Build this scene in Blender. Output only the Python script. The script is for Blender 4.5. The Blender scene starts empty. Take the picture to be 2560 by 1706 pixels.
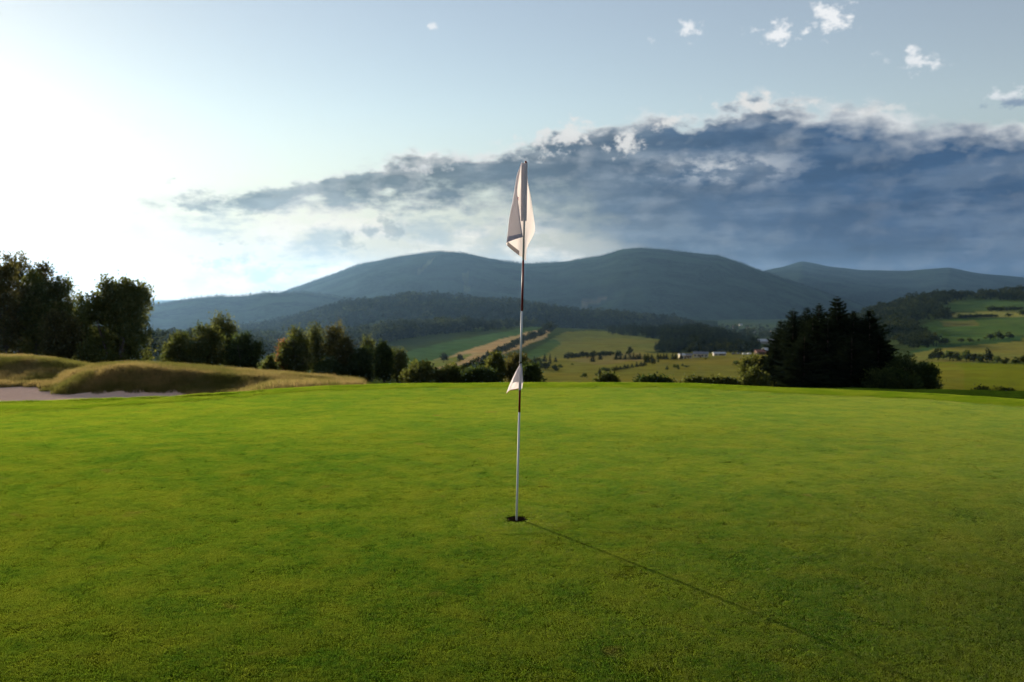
import bpy, math, random
import numpy as np

# ------------------------------------------------------------------ camera, sky, sun, exposure
sc = bpy.context.scene
COL = sc.collection
F0, CX, CY, HZ = 2489.0, 1280.0, 853.0, 720.0     # focal length and centre of the 2560x1706 photograph
PIT = math.atan((CY - HZ) / F0); CP, SP = math.cos(PIT), math.sin(PIT)
EYE = 1.48
cam = bpy.data.cameras.new('camera'); cam.lens = 35; cam.sensor_width = 36
cam.clip_start = 0.05; cam.clip_end = 60000
cam.dof.use_dof = True; cam.dof.focus_distance = 6.45; cam.dof.aperture_fstop = 3.6
co = bpy.data.objects.new('camera', cam); COL.objects.link(co)
co.location = (0, 0, EYE); co.rotation_euler = (math.pi / 2 - PIT, 0, 0)
sc.camera = co

SUN_AZ, SUN_EL = math.radians(-35.5), math.radians(8.5)    # azimuth measured from +Y towards +X
EXPOSURE = 1.35
SKY_STRENGTH = 0.054
sun = bpy.data.lights.new('sun', 'SUN'); sun.energy = 5.0; sun.angle = math.radians(0.53)
sun.color = (1.0, 0.86, 0.66)
so = bpy.data.objects.new('sun', sun); COL.objects.link(so)
so.rotation_euler = (math.pi / 2 - SUN_EL, 0, math.pi - SUN_AZ)
sc.view_settings.view_transform = 'Standard'; sc.view_settings.look = 'None'
sc.view_settings.exposure = EXPOSURE; sc.view_settings.gamma = 1.0
sc.view_settings.use_curve_mapping = False
cy = sc.cycles
cy.use_denoising = True; cy.use_adaptive_sampling = True; cy.adaptive_threshold = 0.025
try: cy.denoiser = 'OPENIMAGEDENOISE'
except Exception: pass
cy.max_bounces = 6; cy.diffuse_bounces = 2; cy.glossy_bounces = 2; cy.transmission_bounces = 4
cy.transparent_max_bounces = 8; cy.volume_bounces = 0
cy.sample_clamp_indirect = 4.0
cy.volume_step_rate = 1.0

# node helper: arithmetic on sockets
class S:
    def __init__(s, nt, k): s.nt, s.k = nt, k
    def _m(s, op, *a, clamp=False):
        n = s.nt.nodes.new('ShaderNodeMath'); n.operation = op; n.use_clamp = clamp
        for i, v in enumerate((s,) + a):
            if isinstance(v, S): s.nt.links.new(v.k, n.inputs[i])
            else: n.inputs[i].default_value = v
        return S(s.nt, n.outputs[0])
    def __add__(s, o): return s._m('ADD', o)
    __radd__ = __add__
    def __sub__(s, o): return s._m('SUBTRACT', o)
    def __rsub__(s, o): return (s * -1.0) + o
    def __mul__(s, o): return s._m('MULTIPLY', o)
    __rmul__ = __mul__
    def __truediv__(s, o): return s._m('DIVIDE', o)
    def fn(s, op, *a):
        if op == 'POWER' and a == (2.0,): return s._m('MULTIPLY', s)
        return s._m(op, *a)
    def sat(s): return s._m('ADD', 0.0, clamp=True)
    def step(s, a, b):
        n = s.nt.nodes.new('ShaderNodeMapRange'); n.interpolation_type = 'SMOOTHSTEP'
        s.nt.links.new(s.k, n.inputs[0])
        for i, v in ((1, a), (2, b)):
            if isinstance(v, S): s.nt.links.new(v.k, n.inputs[i])
            else: n.inputs[i].default_value = v
        return S(s.nt, n.outputs[0])
    def curve(s, pts, x0, x1, y0, y1):
        n = s.nt.nodes.new('ShaderNodeFloatCurve'); c = n.mapping.curves[0]
        pts = sorted(pts)
        while len(c.points) < len(pts): c.points.new(0.5, 0.5)
        for p, (x, y) in zip(c.points, pts):
            p.location = ((x - x0) / (x1 - x0), (y - y0) / (y1 - y0)); p.handle_type = 'AUTO'
        n.mapping.update()
        s.nt.links.new(((s - x0) * (1.0 / (x1 - x0))).k, n.inputs['Value'])
        return S(s.nt, n.outputs[0]) * (y1 - y0) + y0
def vec(nt, x, y, z):
    n = nt.nodes.new('ShaderNodeCombineXYZ')
    for i, v in enumerate((x, y, z)):
        if isinstance(v, S): nt.links.new(v.k, n.inputs[i])
        else: n.inputs[i].default_value = v
    return S(nt, n.outputs[0])
def noise(nt, v, scale, detail=6, rough=0.55, dist=0.0):
    n = nt.nodes.new('ShaderNodeTexNoise')
    if v is not None: nt.links.new(v.k, n.inputs['Vector'])
    n.inputs['Scale'].default_value = scale; n.inputs['Detail'].default_value = detail
    n.inputs['Roughness'].default_value = rough; n.inputs['Distortion'].default_value = dist
    return S(nt, n.outputs[0])
def mix(nt, f, a, b, mode='MIX'):
    n = nt.nodes.new('ShaderNodeMix'); n.data_type = 'RGBA'; n.blend_type = mode
    for i, v in ((0, f), (6, a), (7, b)):
        if isinstance(v, S): nt.links.new(v.k, n.inputs[i])
        elif isinstance(v, (tuple, list)): n.inputs[i].default_value = (v[0], v[1], v[2], 1)
        else: n.inputs[i].default_value = v
    return S(nt, n.outputs[2])
def scale_col(nt, c, f):
    n = nt.nodes.new('ShaderNodeVectorMath'); n.operation = 'SCALE'
    if isinstance(c, S): nt.links.new(c.k, n.inputs[0])
    else: n.inputs[0].default_value = c
    if isinstance(f, S): nt.links.new(f.k, n.inputs['Scale'])
    else: n.inputs['Scale'].default_value = f
    return S(nt, n.outputs[0])
def add_col(nt, a, b):
    n = nt.nodes.new('ShaderNodeVectorMath'); n.operation = 'ADD'
    for i, v in ((0, a), (1, b)):
        if isinstance(v, S): nt.links.new(v.k, n.inputs[i])
        else: n.inputs[i].default_value = v
    return S(nt, n.outputs[0])

K = 2560 / 2353.0                      # notes were taken on a 2353-pixel-wide view of the photograph
def azel(dx, dy):                      # a point noted on the photograph -> compass angle and height above the horizon, degrees
    a = (dx * K - CX) / F0; b = (CY - dy * K) / F0
    y = CP + b * SP; z = -SP + b * CP
    return math.degrees(math.atan2(a, y)), math.degrees(math.atan2(z, math.hypot(a, y)))

def build_world():
    w = bpy.data.worlds.new('World'); sc.world = w; w.use_nodes = True
    w.cycles.sampling_method = 'MANUAL'; w.cycles.sample_map_resolution = 256
    nt = w.node_tree; nt.nodes.clear()
    out = nt.nodes.new('ShaderNodeOutputWorld'); bg = nt.nodes.new('ShaderNodeBackground')
    nt.links.new(bg.outputs[0], out.inputs[0])
    sky = nt.nodes.new('ShaderNodeTexSky'); sky.sky_type = 'NISHITA'; sky.sun_disc = False
    sky.sun_elevation = SUN_EL; sky.sun_rotation = SUN_AZ
    sky.altitude = 500; sky.air_density = 1.0; sky.dust_density = 0.10; sky.ozone_density = 1.0
    base = S(nt, sky.outputs[0])
    tc = nt.nodes.new('ShaderNodeTexCoord'); sep = nt.nodes.new('ShaderNodeSeparateXYZ')
    nt.links.new(tc.outputs['Generated'], sep.inputs[0])
    x, y, z = (S(nt, sep.outputs[i]) for i in range(3))
    az = x.fn('ARCTAN2', y) * (180 / math.pi)
    el = z.fn('ARCSINE') * (180 / math.pi)
    sd = (math.sin(SUN_AZ) * math.cos(SUN_EL), math.cos(SUN_AZ) * math.cos(SUN_EL), math.sin(SUN_EL))
    th = (x * sd[0] + y * sd[1] + z * sd[2])._m('MINIMUM', 0.99999).fn('ARCCOSINE') * (180 / math.pi)
    G = 2.0 ** -EXPOSURE / SKY_STRENGTH          # radiance that prints as 1.0
    glow = (th * (-1 / 15.0)).fn('EXPONENT')
    wide = (th * (-1 / 42.0)).fn('EXPONENT')
    # clear sky: physical sky plus the thin veil of high haze around the sun
    clear = add_col(nt, base, scale_col(nt, (0.095, 0.060, 0.055), G))
    p = vec(nt, az * 0.1, el * 0.17, 0.0)
    n1 = noise(nt, p, 2.4, 6, 0.54)
    n2 = noise(nt, vec(nt, az * 0.1, el * 0.2, 4.7), 5.2, 5, 0.6)
    n3 = noise(nt, vec(nt, az * 0.06, el * 0.35, 9.1), 2.2, 4, 0.55)
    nb = noise(nt, vec(nt, az * 0.1, el * 0.10, 2.2), 1.1, 2, 0.5)
    fade = az.step(-16, 20)
    # the milky layer near the horizon
    hcol = mix(nt, fade, (0.60, 0.60, 0.53), (0.13, 0.175, 0.25))
    hcol = add_col(nt, scale_col(nt, hcol, G), scale_col(nt, (1.0, 0.93, 0.78), glow * (0.30 * G)))
    clear = add_col(nt, clear, scale_col(nt, (0.30, 0.20, 0.06), glow * G))
    clear = mix(nt, (1.0 - el.step(0.5, 10.5)) * 0.95, clear, hcol)
    # the long cloud bank: its upper and lower outlines against the compass
    top = [azel(*q) for q in ((380, 470), (520, 448), (620, 440), (720, 425), (820, 398), (900, 378), (1000, 358), (1110, 356), (1200, 342), (1300, 300), (1440, 300), (1520, 272), (1600, 268), (1690, 254), (1760, 260), (1850, 256), (1950, 250), (2100, 262), (2250, 285), (2353, 290))]
    bot = [azel(*q) for q in ((380, 480), (520, 474), (620, 480), (720, 478), (850, 482), (1000, 486), (1120, 492), (1220, 510), (1330, 550))]
    top = [(-60, top[0][1])] + top + [(60, 9.5)]
    bot = [(-60, bot[0][1] + 1)] + bot + [(8.5, -1.0), (12, -6.0), (60, -7.5)]
    tp = az.curve(top, -60, 60, -8, 18); bt = az.curve(bot, -60, 60, -8, 18)
    ragged = (n1 - 0.5) * 6.0 + (n2 - 0.5) * 2.8
    s = tp + 0.40 - el + ragged * 0.7
    soft = az.step(-6, 6)                                        # the base melts into the milky layer towards the right
    sb = el - bt + (n2 - 0.5) * 4.5 + (n3 - 0.5) * 4.0
    back = az.fn('ABSOLUTE').step(75, 110)                      # the bank thins out to the sides and behind
    body = s.step(-0.18, 0.75) * (sb + soft * 1.2).step(-0.5, 1.2 + soft * 3.5) * az.step(-22.5, -17.0) * (1.0 - back)
    rim = 0.48 + fade * 0.55 + nb.step(0.38, 0.62) * (0.4 + fade * 1.3)
    thick = ((s - 0.05) / rim).step(0.0, 1.0) * (0.72 + 0.28 * sb.step(0.0, 2.2))
    thick = (thick * (0.92 + 0.3 * n3) - (n1 - 0.5) * 0.9 * (1.0 - fade * 0.5)).sat()
    nr1 = noise(nt, vec(nt, az * 0.1, el * 0.16, 3.3), 3.0, 4, 0.5); nr2 = noise(nt, vec(nt, az * 0.1 - 0.045, el * 0.16 + 0.055, 3.3), 3.0, 4, 0.5)
    relief = (nr1 - nr2) * (1.0 - s.step(0.6, 4.5) * 0.72)          # billows catch the light on their sunward side
    thick = (thick - relief * 2.4).sat()
    # torn bright gap inside the bank
    gaz, gel = azel(1650, 388)
    gap = (((az - gaz) * (1 / 4.2)).fn('POWER', 2.0) + ((el - gel) * (1 / 0.8)).fn('POWER', 2.0)) * -1.0
    gap = gap.fn('EXPONENT') * n2.step(0.44, 0.62)
    thick = (thick - gap * 0.75).sat()
    dark = mix(nt, fade, (0.16, 0.205, 0.215), (0.046, 0.104, 0.205))
    low = 1.0 - el.step(0.5, 7.0)
    dark = mix(nt, low * 0.8, dark, mix(nt, fade, (0.28, 0.33, 0.34), (0.066, 0.110, 0.190)))
    dark = mix(nt, (n3 * 0.5 + n1 * 0.5).step(0.47, 0.60) * 0.6, dark, mix(nt, fade, (0.34, 0.39, 0.40), (0.135, 0.190, 0.270)))
    dark = scale_col(nt, dark, 0.40 + 1.15 * (n3 * 0.55 + n2 * 0.45))
    lit = mix(nt, fade, (0.84, 0.83, 0.79), (0.70, 0.73, 0.74))
    ccol = mix(nt, thick.fn('POWER', 0.75), lit, dark)
    ccol = scale_col(nt, ccol, G)
    ccol = add_col(nt, ccol, scale_col(nt, (1.0, 0.97, 0.90), glow * (0.05 * G)))
    # creamy streaks and far cumulus below the bank, on the sun side
    streak = (n3 * 0.55 + n2 * 0.45).step(0.43, 0.58)
    lowmask = (1.0 - (el - bt).step(-0.6, 1.4)) * el.step(-1.0, 0.6) * az.step(-24, -13) * (1.0 - az.step(1, 9))
    scol = mix(nt, n1.step(0.42, 0.58), (0.44, 0.50, 0.50), (0.88, 0.83, 0.72))
    scol = add_col(nt, scale_col(nt, scol, G), scale_col(nt, (1.0, 0.96, 0.86), glow * (0.10 * G)))
    c = mix(nt, lowmask * streak * 0.9, clear, scol)
    c = mix(nt, body, c, ccol)
    # separate small clouds: (x, y, half width, half height, strength, shade)
    nf = noise(nt, vec(nt, az * 0.1, el * 0.13, 7.7), 11.0, 3, 0.6)
    warp = (n2 - 0.5) * 2.2; warp2 = (n1 - 0.5) * 2.0
    for (dx, dy, hw, hh, k, shade) in ((1912, 40, 46, 24, 1.0, 0), (1775, 75, 66, 24, 1.0, 0), (1582, 68, 24, 18, 0.9, 0), (2122, 132, 40, 26, 0.85, 0),
                                       (2028, 140, 24, 18, 0.55, 0), (1498, 96, 9, 9, 0.7, 0), (995, 62, 12, 8, 0.8, 0), (2300, 224, 70, 15, 0.7, 0),
                                       (2325, 240, 70, 13, 0.8, 1), (452, 482, 44, 13, 0.75, 2), (400, 412, 20, 8, 0.7, 2), (580, 492, 40, 9, 0.55, 2),
                                       (1300, 318, 100, 30, 0.9, 3), (1425, 322, 52, 24, 0.9, 3), (1540, 281, 50, 16, 0.9, 3), (1715, 228, 66, 24, 0.95, 3), (1885, 236, 46, 16, 0.8, 3), (1100, 362, 85, 13, 0.7, 3), (960, 384, 60, 10, 0.6, 3), (2010, 250, 70, 9, 0.6, 3), (330, 282, 85, 22, 0.4, 0), (550, 600, 90, 32, 0.5, 2), (790, 560, 48, 20, 0.55, 2), (910, 530, 75, 30, 0.6, 2), (110, 620, 60, 30, 0.4, 2)):
        a0, e0 = azel(dx, dy)
        r = ((az - a0 + warp * hw * 0.03) * (40.0 / hw)).fn('POWER', 2.0) + ((el - e0 + warp2 * hh * 0.05) * (40.0 / hh)).fn('POWER', 2.0)
        f = (0.95 - r.fn('SQRT') + (nf - 0.5) * 5.0).step(-0.1, 1.1) * k
        colr = ((0.86, 0.88, 0.90), (0.20, 0.28, 0.40), (0.24, 0.29, 0.30), (0.76, 0.76, 0.74))[shade]
        cc = scale_col(nt, colr, G)
        if shade == 2: cc = add_col(nt, cc, scale_col(nt, (1.0, 0.97, 0.9), glow * (0.12 * G)))
        c = mix(nt, f, c, cc)
    # below the horizon
    nt.links.new(c.k, bg.inputs[0]); bg.inputs[1].default_value = SKY_STRENGTH
build_world()

# ------------------------------------------------------------------ small tools
def ray(px, row):
    a = (px - CX) / F0; b = (CY - row) / F0; d = CP + b * SP
    return a / d, (-SP + b * CP) / d
def at(px, row, y):
    rx, rz = ray(px, row); return np.array((rx * y, y, EYE + rz * y))
def to_px(x, y, z):
    t = (z - EYE) / y; b = np.tan(np.arctan(t) + PIT); a = x / y * (CP + b * SP)
    return CX + F0 * a, CY - F0 * b
def sstep(a, b, x):
    t = np.clip((x - a) / (b - a), 0, 1); return t * t * (3 - 2 * t)
_r = np.random.RandomState(7); _perm = _r.permutation(4096); _val = _r.rand(4096)
def vnoise(x, y):
    xi = np.floor(x).astype(int); yi = np.floor(y).astype(int); fx = x - xi; fy = y - yi
    fx = fx * fx * (3 - 2 * fx); fy = fy * fy * (3 - 2 * fy)
    h = lambda i, j: _val[_perm[(_perm[i & 4095] + j) & 4095]]
    return (h(xi, yi) * (1 - fx) + h(xi + 1, yi) * fx) * (1 - fy) + (h(xi, yi + 1) * (1 - fx) + h(xi + 1, yi + 1) * fx) * fy
def fbm(x, y, o=4):
    s = 0; a = 0.5
    for i in range(o): s = s + a * (vnoise(x + 17.3 * i, y - 9.1 * i) - 0.5); x = x * 2.03; y = y * 2.03; a *= 0.5
    return s
def inpoly(px, py, poly):
    ins = np.zeros(px.shape, bool); n = len(poly)
    for i in range(n):
        x0, y0 = poly[i]; x1, y1 = poly[(i + 1) % n]
        if y0 == y1: continue
        c = ((y0 > py) != (y1 > py)) & (px < (x1 - x0) * (py - y0) / (y1 - y0) + x0); ins ^= c
    return ins
def mesh(name, V, Fc, mat, smooth=True, col=None):
    V = np.ascontiguousarray(V, np.float32); Fc = np.ascontiguousarray(Fc, np.int32)
    me = bpy.data.meshes.new(name); k = Fc.shape[1]
    me.vertices.add(len(V)); me.vertices.foreach_set('co', V.ravel())
    me.loops.add(Fc.size); me.loops.foreach_set('vertex_index', Fc.ravel())
    me.polygons.add(len(Fc)); me.polygons.foreach_set('loop_start', np.arange(0, Fc.size, k, dtype=np.int32))
    if smooth: me.polygons.foreach_set('use_smooth', np.ones(len(Fc), bool))
    if col is not None:
        c = np.ones((len(V), 4), np.float32); c[:, :3] = col
        at_ = me.attributes.new('Col', 'FLOAT_COLOR', 'POINT'); at_.data.foreach_set('color', c.ravel())
    me.update(calc_edges=True)
    if mat: me.materials.append(mat)
    return me
def put(name, me, parent=None, loc=(0, 0, 0), rz=0, scale=(1, 1, 1), label=None, cat=None, group=None, kind=None):
    o = bpy.data.objects.new(name, me); COL.objects.link(o)
    o.location = loc; o.rotation_euler = (0, 0, rz)
    o.scale = (scale,) * 3 if isinstance(scale, (int, float)) else scale
    if parent: o.parent = parent
    for k, v in (('label', label), ('category', cat), ('group', group), ('kind', kind)):
        if v: o[k] = v
    return o
def grid_faces(nu, nv, wrap=False):
    i = np.arange(nu - 1 + (1 if wrap else 0)); j = np.arange(nv - 1)
    I, J = np.meshgrid(i, j, indexing='ij'); I2 = (I + 1) % nu
    return np.stack([I * nv + J, I2 * nv + J, I2 * nv + J + 1, I * nv + J + 1], -1).reshape(-1, 4)
class MB:                       # collects simple solids into one mesh
    def __init__(s): s.V = []; s.F = []; s.n = 0
    def add(s, V, Fc): s.V.append(np.asarray(V, float)); s.F.append(np.asarray(Fc) + s.n); s.n += len(V)
    def tube(s, pts, rad, seg=8, cap=True):
        pts = np.asarray(pts, float); n = len(pts); rad = np.broadcast_to(rad, (n,))
        d = np.gradient(pts, axis=0); d /= np.linalg.norm(d, axis=1)[:, None] + 1e-9
        ref = np.where(np.abs(d[:, 2:3]) > 0.9, np.array([[1., 0, 0]]), np.array([[0, 0, 1.]]))
        u = np.cross(d, ref); u /= np.linalg.norm(u, axis=1)[:, None] + 1e-9; w = np.cross(d, u)
        a = np.arange(seg) * 2 * math.pi / seg
        V = pts[None] + rad[None, :, None] * (np.cos(a)[:, None, None] * u[None] + np.sin(a)[:, None, None] * w[None])
        V = V.reshape(-1, 3); Fc = grid_faces(seg, n, True)
        if cap:
            V = np.vstack([V, pts[0], pts[-1]]); c0, c1 = seg * n, seg * n + 1
            ex = [[((i + 1) % seg) * n, i * n, c0, c0] for i in range(seg)] + [[i * n + n - 1, ((i + 1) % seg) * n + n - 1, c1, c1] for i in range(seg)]
            s.cap = getattr(s, 'cap', [])
            Fc = np.vstack([Fc, np.array(ex)])
        s.add(V, Fc)
    def box(s, c, d):
        c = np.asarray(c, float); h = np.asarray(d, float) / 2
        V = [c + h * np.array(q) for q in ((-1, -1, -1), (1, -1, -1), (1, 1, -1), (-1, 1, -1), (-1, -1, 1), (1, -1, 1), (1, 1, 1), (-1, 1, 1))]
        s.add(V, [[3, 2, 1, 0], [4, 5, 6, 7], [0, 1, 5, 4], [1, 2, 6, 5], [2, 3, 7, 6], [3, 0, 4, 7]])
    def mesh(s, name, mat, smooth=True):
        Fs = np.vstack(s.F); V = np.vstack(s.V); me = bpy.data.meshes.new(name)
        me.from_pydata(V.tolist(), [], [list(dict.fromkeys(f)) for f in Fs.tolist()])
        if smooth: me.polygons.foreach_set('use_smooth', np.ones(len(me.polygons), bool))
        if mat: me.materials.append(mat)
        me.update(); return me

# ------------------------------------------------------------------ materials
def mat(name, f):
    m = bpy.data.materials.new(name); m.use_nodes = True; nt = m.node_tree; nt.nodes.clear()
    o = nt.nodes.new('ShaderNodeOutputMaterial'); r = f(nt)
    nt.links.new(r, o.inputs[0]); return m
def pos(nt): return S(nt, nt.nodes.new('ShaderNodeNewGeometry').outputs['Position'])
def objc(nt): return S(nt, nt.nodes.new('ShaderNodeTexCoord').outputs['Object'])
def attr(nt, n='Col'):
    a = nt.nodes.new('ShaderNodeAttribute'); a.attribute_name = n; return S(nt, a.outputs['Color'])
def bsdf(nt, colr, rough=0.8, spec=0.3, bump=None, bstr=0.3, bdist=0.02):
    b = nt.nodes.new('ShaderNodeBsdfPrincipled')
    if isinstance(colr, S): nt.links.new(colr.k, b.inputs['Base Color'])
    else: b.inputs['Base Color'].default_value = (*colr, 1)
    b.inputs['Roughness'].default_value = rough; b.inputs['Specular IOR Level'].default_value = spec
    if bump is not None:
        n = nt.nodes.new('ShaderNodeBump'); n.inputs['Strength'].default_value = bstr; n.inputs['Distance'].default_value = bdist
        nt.links.new(bump.k, n.inputs['Height']); nt.links.new(n.outputs[0], b.inputs['Normal'])
    return b.outputs[0]
def matte(nt, colr, bump=None, bstr=0.3, bdist=0.02):
    b = nt.nodes.new('ShaderNodeBsdfDiffuse'); nt.links.new(colr.k, b.inputs[0]); b.inputs['Roughness'].default_value = 0.6
    if bump is not None:
        n = nt.nodes.new('ShaderNodeBump'); n.inputs['Strength'].default_value = bstr; n.inputs['Distance'].default_value = bdist
        nt.links.new(bump.k, n.inputs['Height']); nt.links.new(n.outputs[0], b.inputs['Normal'])
    return b.outputs[0]
def leafmix(nt, dcol, tcol, k=0.45, gloss=0.0):
    d = nt.nodes.new('ShaderNodeBsdfDiffuse'); t = nt.nodes.new('ShaderNodeBsdfTranslucent'); m = nt.nodes.new('ShaderNodeMixShader')
    for n, c in ((d, dcol), (t, tcol)):
        if isinstance(c, S): nt.links.new(c.k, n.inputs[0])
        else: n.inputs[0].default_value = (*c, 1)
    m.inputs[0].default_value = k; nt.links.new(d.outputs[0], m.inputs[1]); nt.links.new(t.outputs[0], m.inputs[2])
    if gloss <= 0: return m.outputs[0]
    g = nt.nodes.new('ShaderNodeBsdfGlossy'); g.inputs['Roughness'].default_value = 0.6; g.inputs[0].default_value = (1, 0.95, 0.6, 1)
    m2 = nt.nodes.new('ShaderNodeMixShader'); m2.inputs[0].default_value = gloss
    nt.links.new(m.outputs[0], m2.inputs[1]); nt.links.new(g.outputs[0], m2.inputs[2]); return m2.outputs[0]
def green_tone(nt, p):
    big = noise(nt, p, 0.55, 3, 0.5); mid = noise(nt, p, 3.5, 5, 0.6, 0.3); fine = noise(nt, p, 26.0, 4, 0.6)
    a = mix(nt, big.step(0.36, 0.64), (0.031, 0.082, 0.003), (0.060, 0.100, 0.004))
    a = mix(nt, mid.step(0.40, 0.70) * 0.6, a, (0.106, 0.120, 0.007))
    a = mix(nt, mid.step(0.46, 0.30) * 0.55, a, (0.019, 0.060, 0.003))
    spot = noise(nt, p, 2.7, 2, 0.5).step(0.69, 0.76)
    a = mix(nt, spot * 0.5, a, (0.10, 0.060, 0.018))
    return mix(nt, fine.step(0.35, 0.7) * 0.45, a, (0.115, 0.145, 0.009))
M = {}
def m_green(nt):
    p = pos(nt); c = scale_col(nt, green_tone(nt, p), 0.35)
    h = noise(nt, p, 55.0, 5, 0.65) * 0.6 + noise(nt, p, 9.0, 4, 0.6) * 1.2
    return matte(nt, c, h, 0.9, 0.02)
M['green'] = mat('mown turf', m_green)
def m_blade(nt):
    c = green_tone(nt, pos(nt)); return leafmix(nt, scale_col(nt, c, 0.95), scale_col(nt, c, 2.4), 0.62, 0.065)
M['blade'] = mat('putting grass', m_blade)
def m_fringe(nt):
    p = pos(nt); n = noise(nt, p, 2.2, 4, 0.6)
    c = mix(nt, n.step(0.35, 0.65), (0.070, 0.118, 0.006), (0.105, 0.142, 0.010)); return leafmix(nt, c, scale_col(nt, c, 2.0), 0.55)
M['fringe'] = mat('fringe grass', m_fringe)
def m_dry(nt):
    p = pos(nt); n = noise(nt, p, 0.5, 4, 0.6, 0.4); f = noise(nt, p, 6.0, 3, 0.6)
    c = mix(nt, n.step(0.40, 0.60), (0.115, 0.112, 0.028), (0.26, 0.195, 0.075)); c = mix(nt, f.step(0.4, 0.7) * 0.5, c, (0.07, 0.085, 0.018))
    return leafmix(nt, c, scale_col(nt, c, 1.2), 0.45)
M['dry'] = mat('dry rough grass', m_dry)
def m_rough(nt):
    p = pos(nt); f = noise(nt, p, 3.0, 6, 0.7)
    c = mix(nt, f.step(0.35, 0.65), attr(nt), scale_col(nt, attr(nt), 0.55))
    return matte(nt, c, noise(nt, p, 9.0, 5, 0.7), 0.8, 0.08)
M['rough'] = mat('rough ground', m_rough)
def m_sand(nt):
    p = pos(nt); f = noise(nt, p, 8.0, 6, 0.7)
    c = mix(nt, f.step(0.3, 0.7), (0.60, 0.41, 0.32), (0.72, 0.52, 0.41))
    return matte(nt, c, noise(nt, p, 5.0, 6, 0.6), 0.6, 0.05)
M['sand'] = mat('bunker sand', m_sand)
def m_land(nt):
    p = pos(nt); f = noise(nt, p, 0.05, 6, 0.65); g = noise(nt, p, 0.008, 4, 0.6)
    c = mix(nt, f.step(0.35, 0.68) * 0.8, attr(nt), scale_col(nt, attr(nt), 0.6))
    c = mix(nt, g.step(0.42, 0.62) * 0.35, c, mix(nt, 1.0, attr(nt), (1.35, 0.95, 0.9), 'MULTIPLY'))
    return matte(nt, c, noise(nt, p, 0.4, 5, 0.7), 0.6, 0.8)
M['land'] = mat('farm land', m_land)
def m_forest_far(nt):
    p = pos(nt); f = noise(nt, p, 0.035, 7, 0.72); g = noise(nt, p, 0.003, 4, 0.6)
    c = mix(nt, f.step(0.35, 0.65), scale_col(nt, attr(nt), 0.55), scale_col(nt, attr(nt), 1.3))
    c = mix(nt, g.step(0.42, 0.60) * 0.55, c, scale_col(nt, attr(nt), 2.0))
    return matte(nt, c, f, 1.0, 25.0)
M['mountain'] = mat('forested mountain', m_forest_far)
def leafmat(name, a, b, k=0.42):
    def f(nt):
        t = attr(nt); r = nt.nodes.new('ShaderNodeSeparateColor'); nt.links.new(t.k, r.inputs[0]); r = S(nt, r.outputs[0])
        c = mix(nt, r, a, b); return leafmix(nt, c, scale_col(nt, c, 2.0), k)
    return mat(name, f)
M['leaf'] = leafmat('broad leaves', (0.030, 0.042, 0.010), (0.085, 0.088, 0.020))
M['leaf_brown'] = leafmat('brownish leaves', (0.036, 0.036, 0.012), (0.090, 0.082, 0.022))
M['leaf_dark'] = leafmat('dark leaves', (0.014, 0.026, 0.008), (0.045, 0.060, 0.014))
M['leaf_birch'] = leafmat('birch leaves', (0.040, 0.050, 0.014), (0.095, 0.100, 0.028))
M['leaf_autumn'] = leafmat('reddening leaves', (0.11, 0.055, 0.022), (0.19, 0.10, 0.035))
M['needle'] = leafmat('spruce needles', (0.006, 0.010, 0.005), (0.016, 0.024, 0.009), 0.12)
M['wood'] = leafmat('distant wood', (0.008, 0.015, 0.006), (0.052, 0.062, 0.016), 0.12)
def m_bark(nt):
    p = objc(nt); n = noise(nt, p, 6.0, 5, 0.7); return bsdf(nt, mix(nt, n.step(0.3, 0.7), (0.03, 0.022, 0.015), (0.10, 0.08, 0.06)), 0.95, 0.1, n, 0.8, 0.03)
M['bark'] = mat('bark', m_bark)
def paint(name, c, rough=0.35, spec=0.5, var=0.12):
    def f(nt):
        n = noise(nt, objc(nt), 14.0, 5, 0.65); return bsdf(nt, mix(nt, n.step(0.4, 0.75) * var * 3, c, tuple(v * 0.62 for v in c)), rough, spec)
    return mat(name, f)
M['white'] = paint('white pole paint', (0.58, 0.60, 0.62), 0.6, 0.2); M['red'] = paint('red pole paint', (0.17, 0.012, 0.012), 0.5, 0.3)
M['black'] = paint('black rubber', (0.012, 0.012, 0.012), 0.6, 0.3); M['cup'] = paint('cup plastic', (0.10, 0.10, 0.09), 0.6, 0.2)
M['soil'] = paint('cup soil', (0.035, 0.022, 0.012), 0.95, 0.05)
def m_cloth(c, t, k):
    def f(nt):
        n = noise(nt, objc(nt), 30.0, 4, 0.6); cc = mix(nt, n.step(0.3, 0.8) * 0.25, c, tuple(v * 0.8 for v in c)); return leafmix(nt, cc, t, k)
    return f
M['cloth'] = mat('flag cloth', m_cloth((0.76, 0.74, 0.84), (0.62, 0.57, 0.56), 0.42)); M['hem'] = mat('flag hem', m_cloth((0.55, 0.55, 0.70), (0.50, 0.46, 0.50), 0.3))  # the front hem's bluish shade is put into its colour
M['hem_light'] = mat('lit flag hem', m_cloth((0.55, 0.50, 0.50), (0.40, 0.34, 0.30), 0.3)); M['hemred'] = mat('pennant hem', m_cloth((0.45, 0.20, 0.16), (0.5, 0.2, 0.15), 0.3)); M['print'] = paint('flag print', (0.62, 0.02, 0.02), 0.7, 0.2)  # hem_light is the same hem again, with a lit tone as its colour
M['plaster'] = paint('white plaster', (0.38, 0.345, 0.30), 0.9, 0.1); M['cream'] = paint('cream plaster', (0.58, 0.50, 0.36), 0.9, 0.1)
M['timber'] = paint('brown timber', (0.10, 0.055, 0.035), 0.85, 0.1); M['tin'] = paint('pale metal roof', (0.55, 0.57, 0.60), 0.5, 0.4)
M['slate'] = paint('grey roof', (0.20, 0.21, 0.24), 0.7, 0.3); M['tile'] = paint('red roof tile', (0.25, 0.09, 0.06), 0.8, 0.2)
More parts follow.
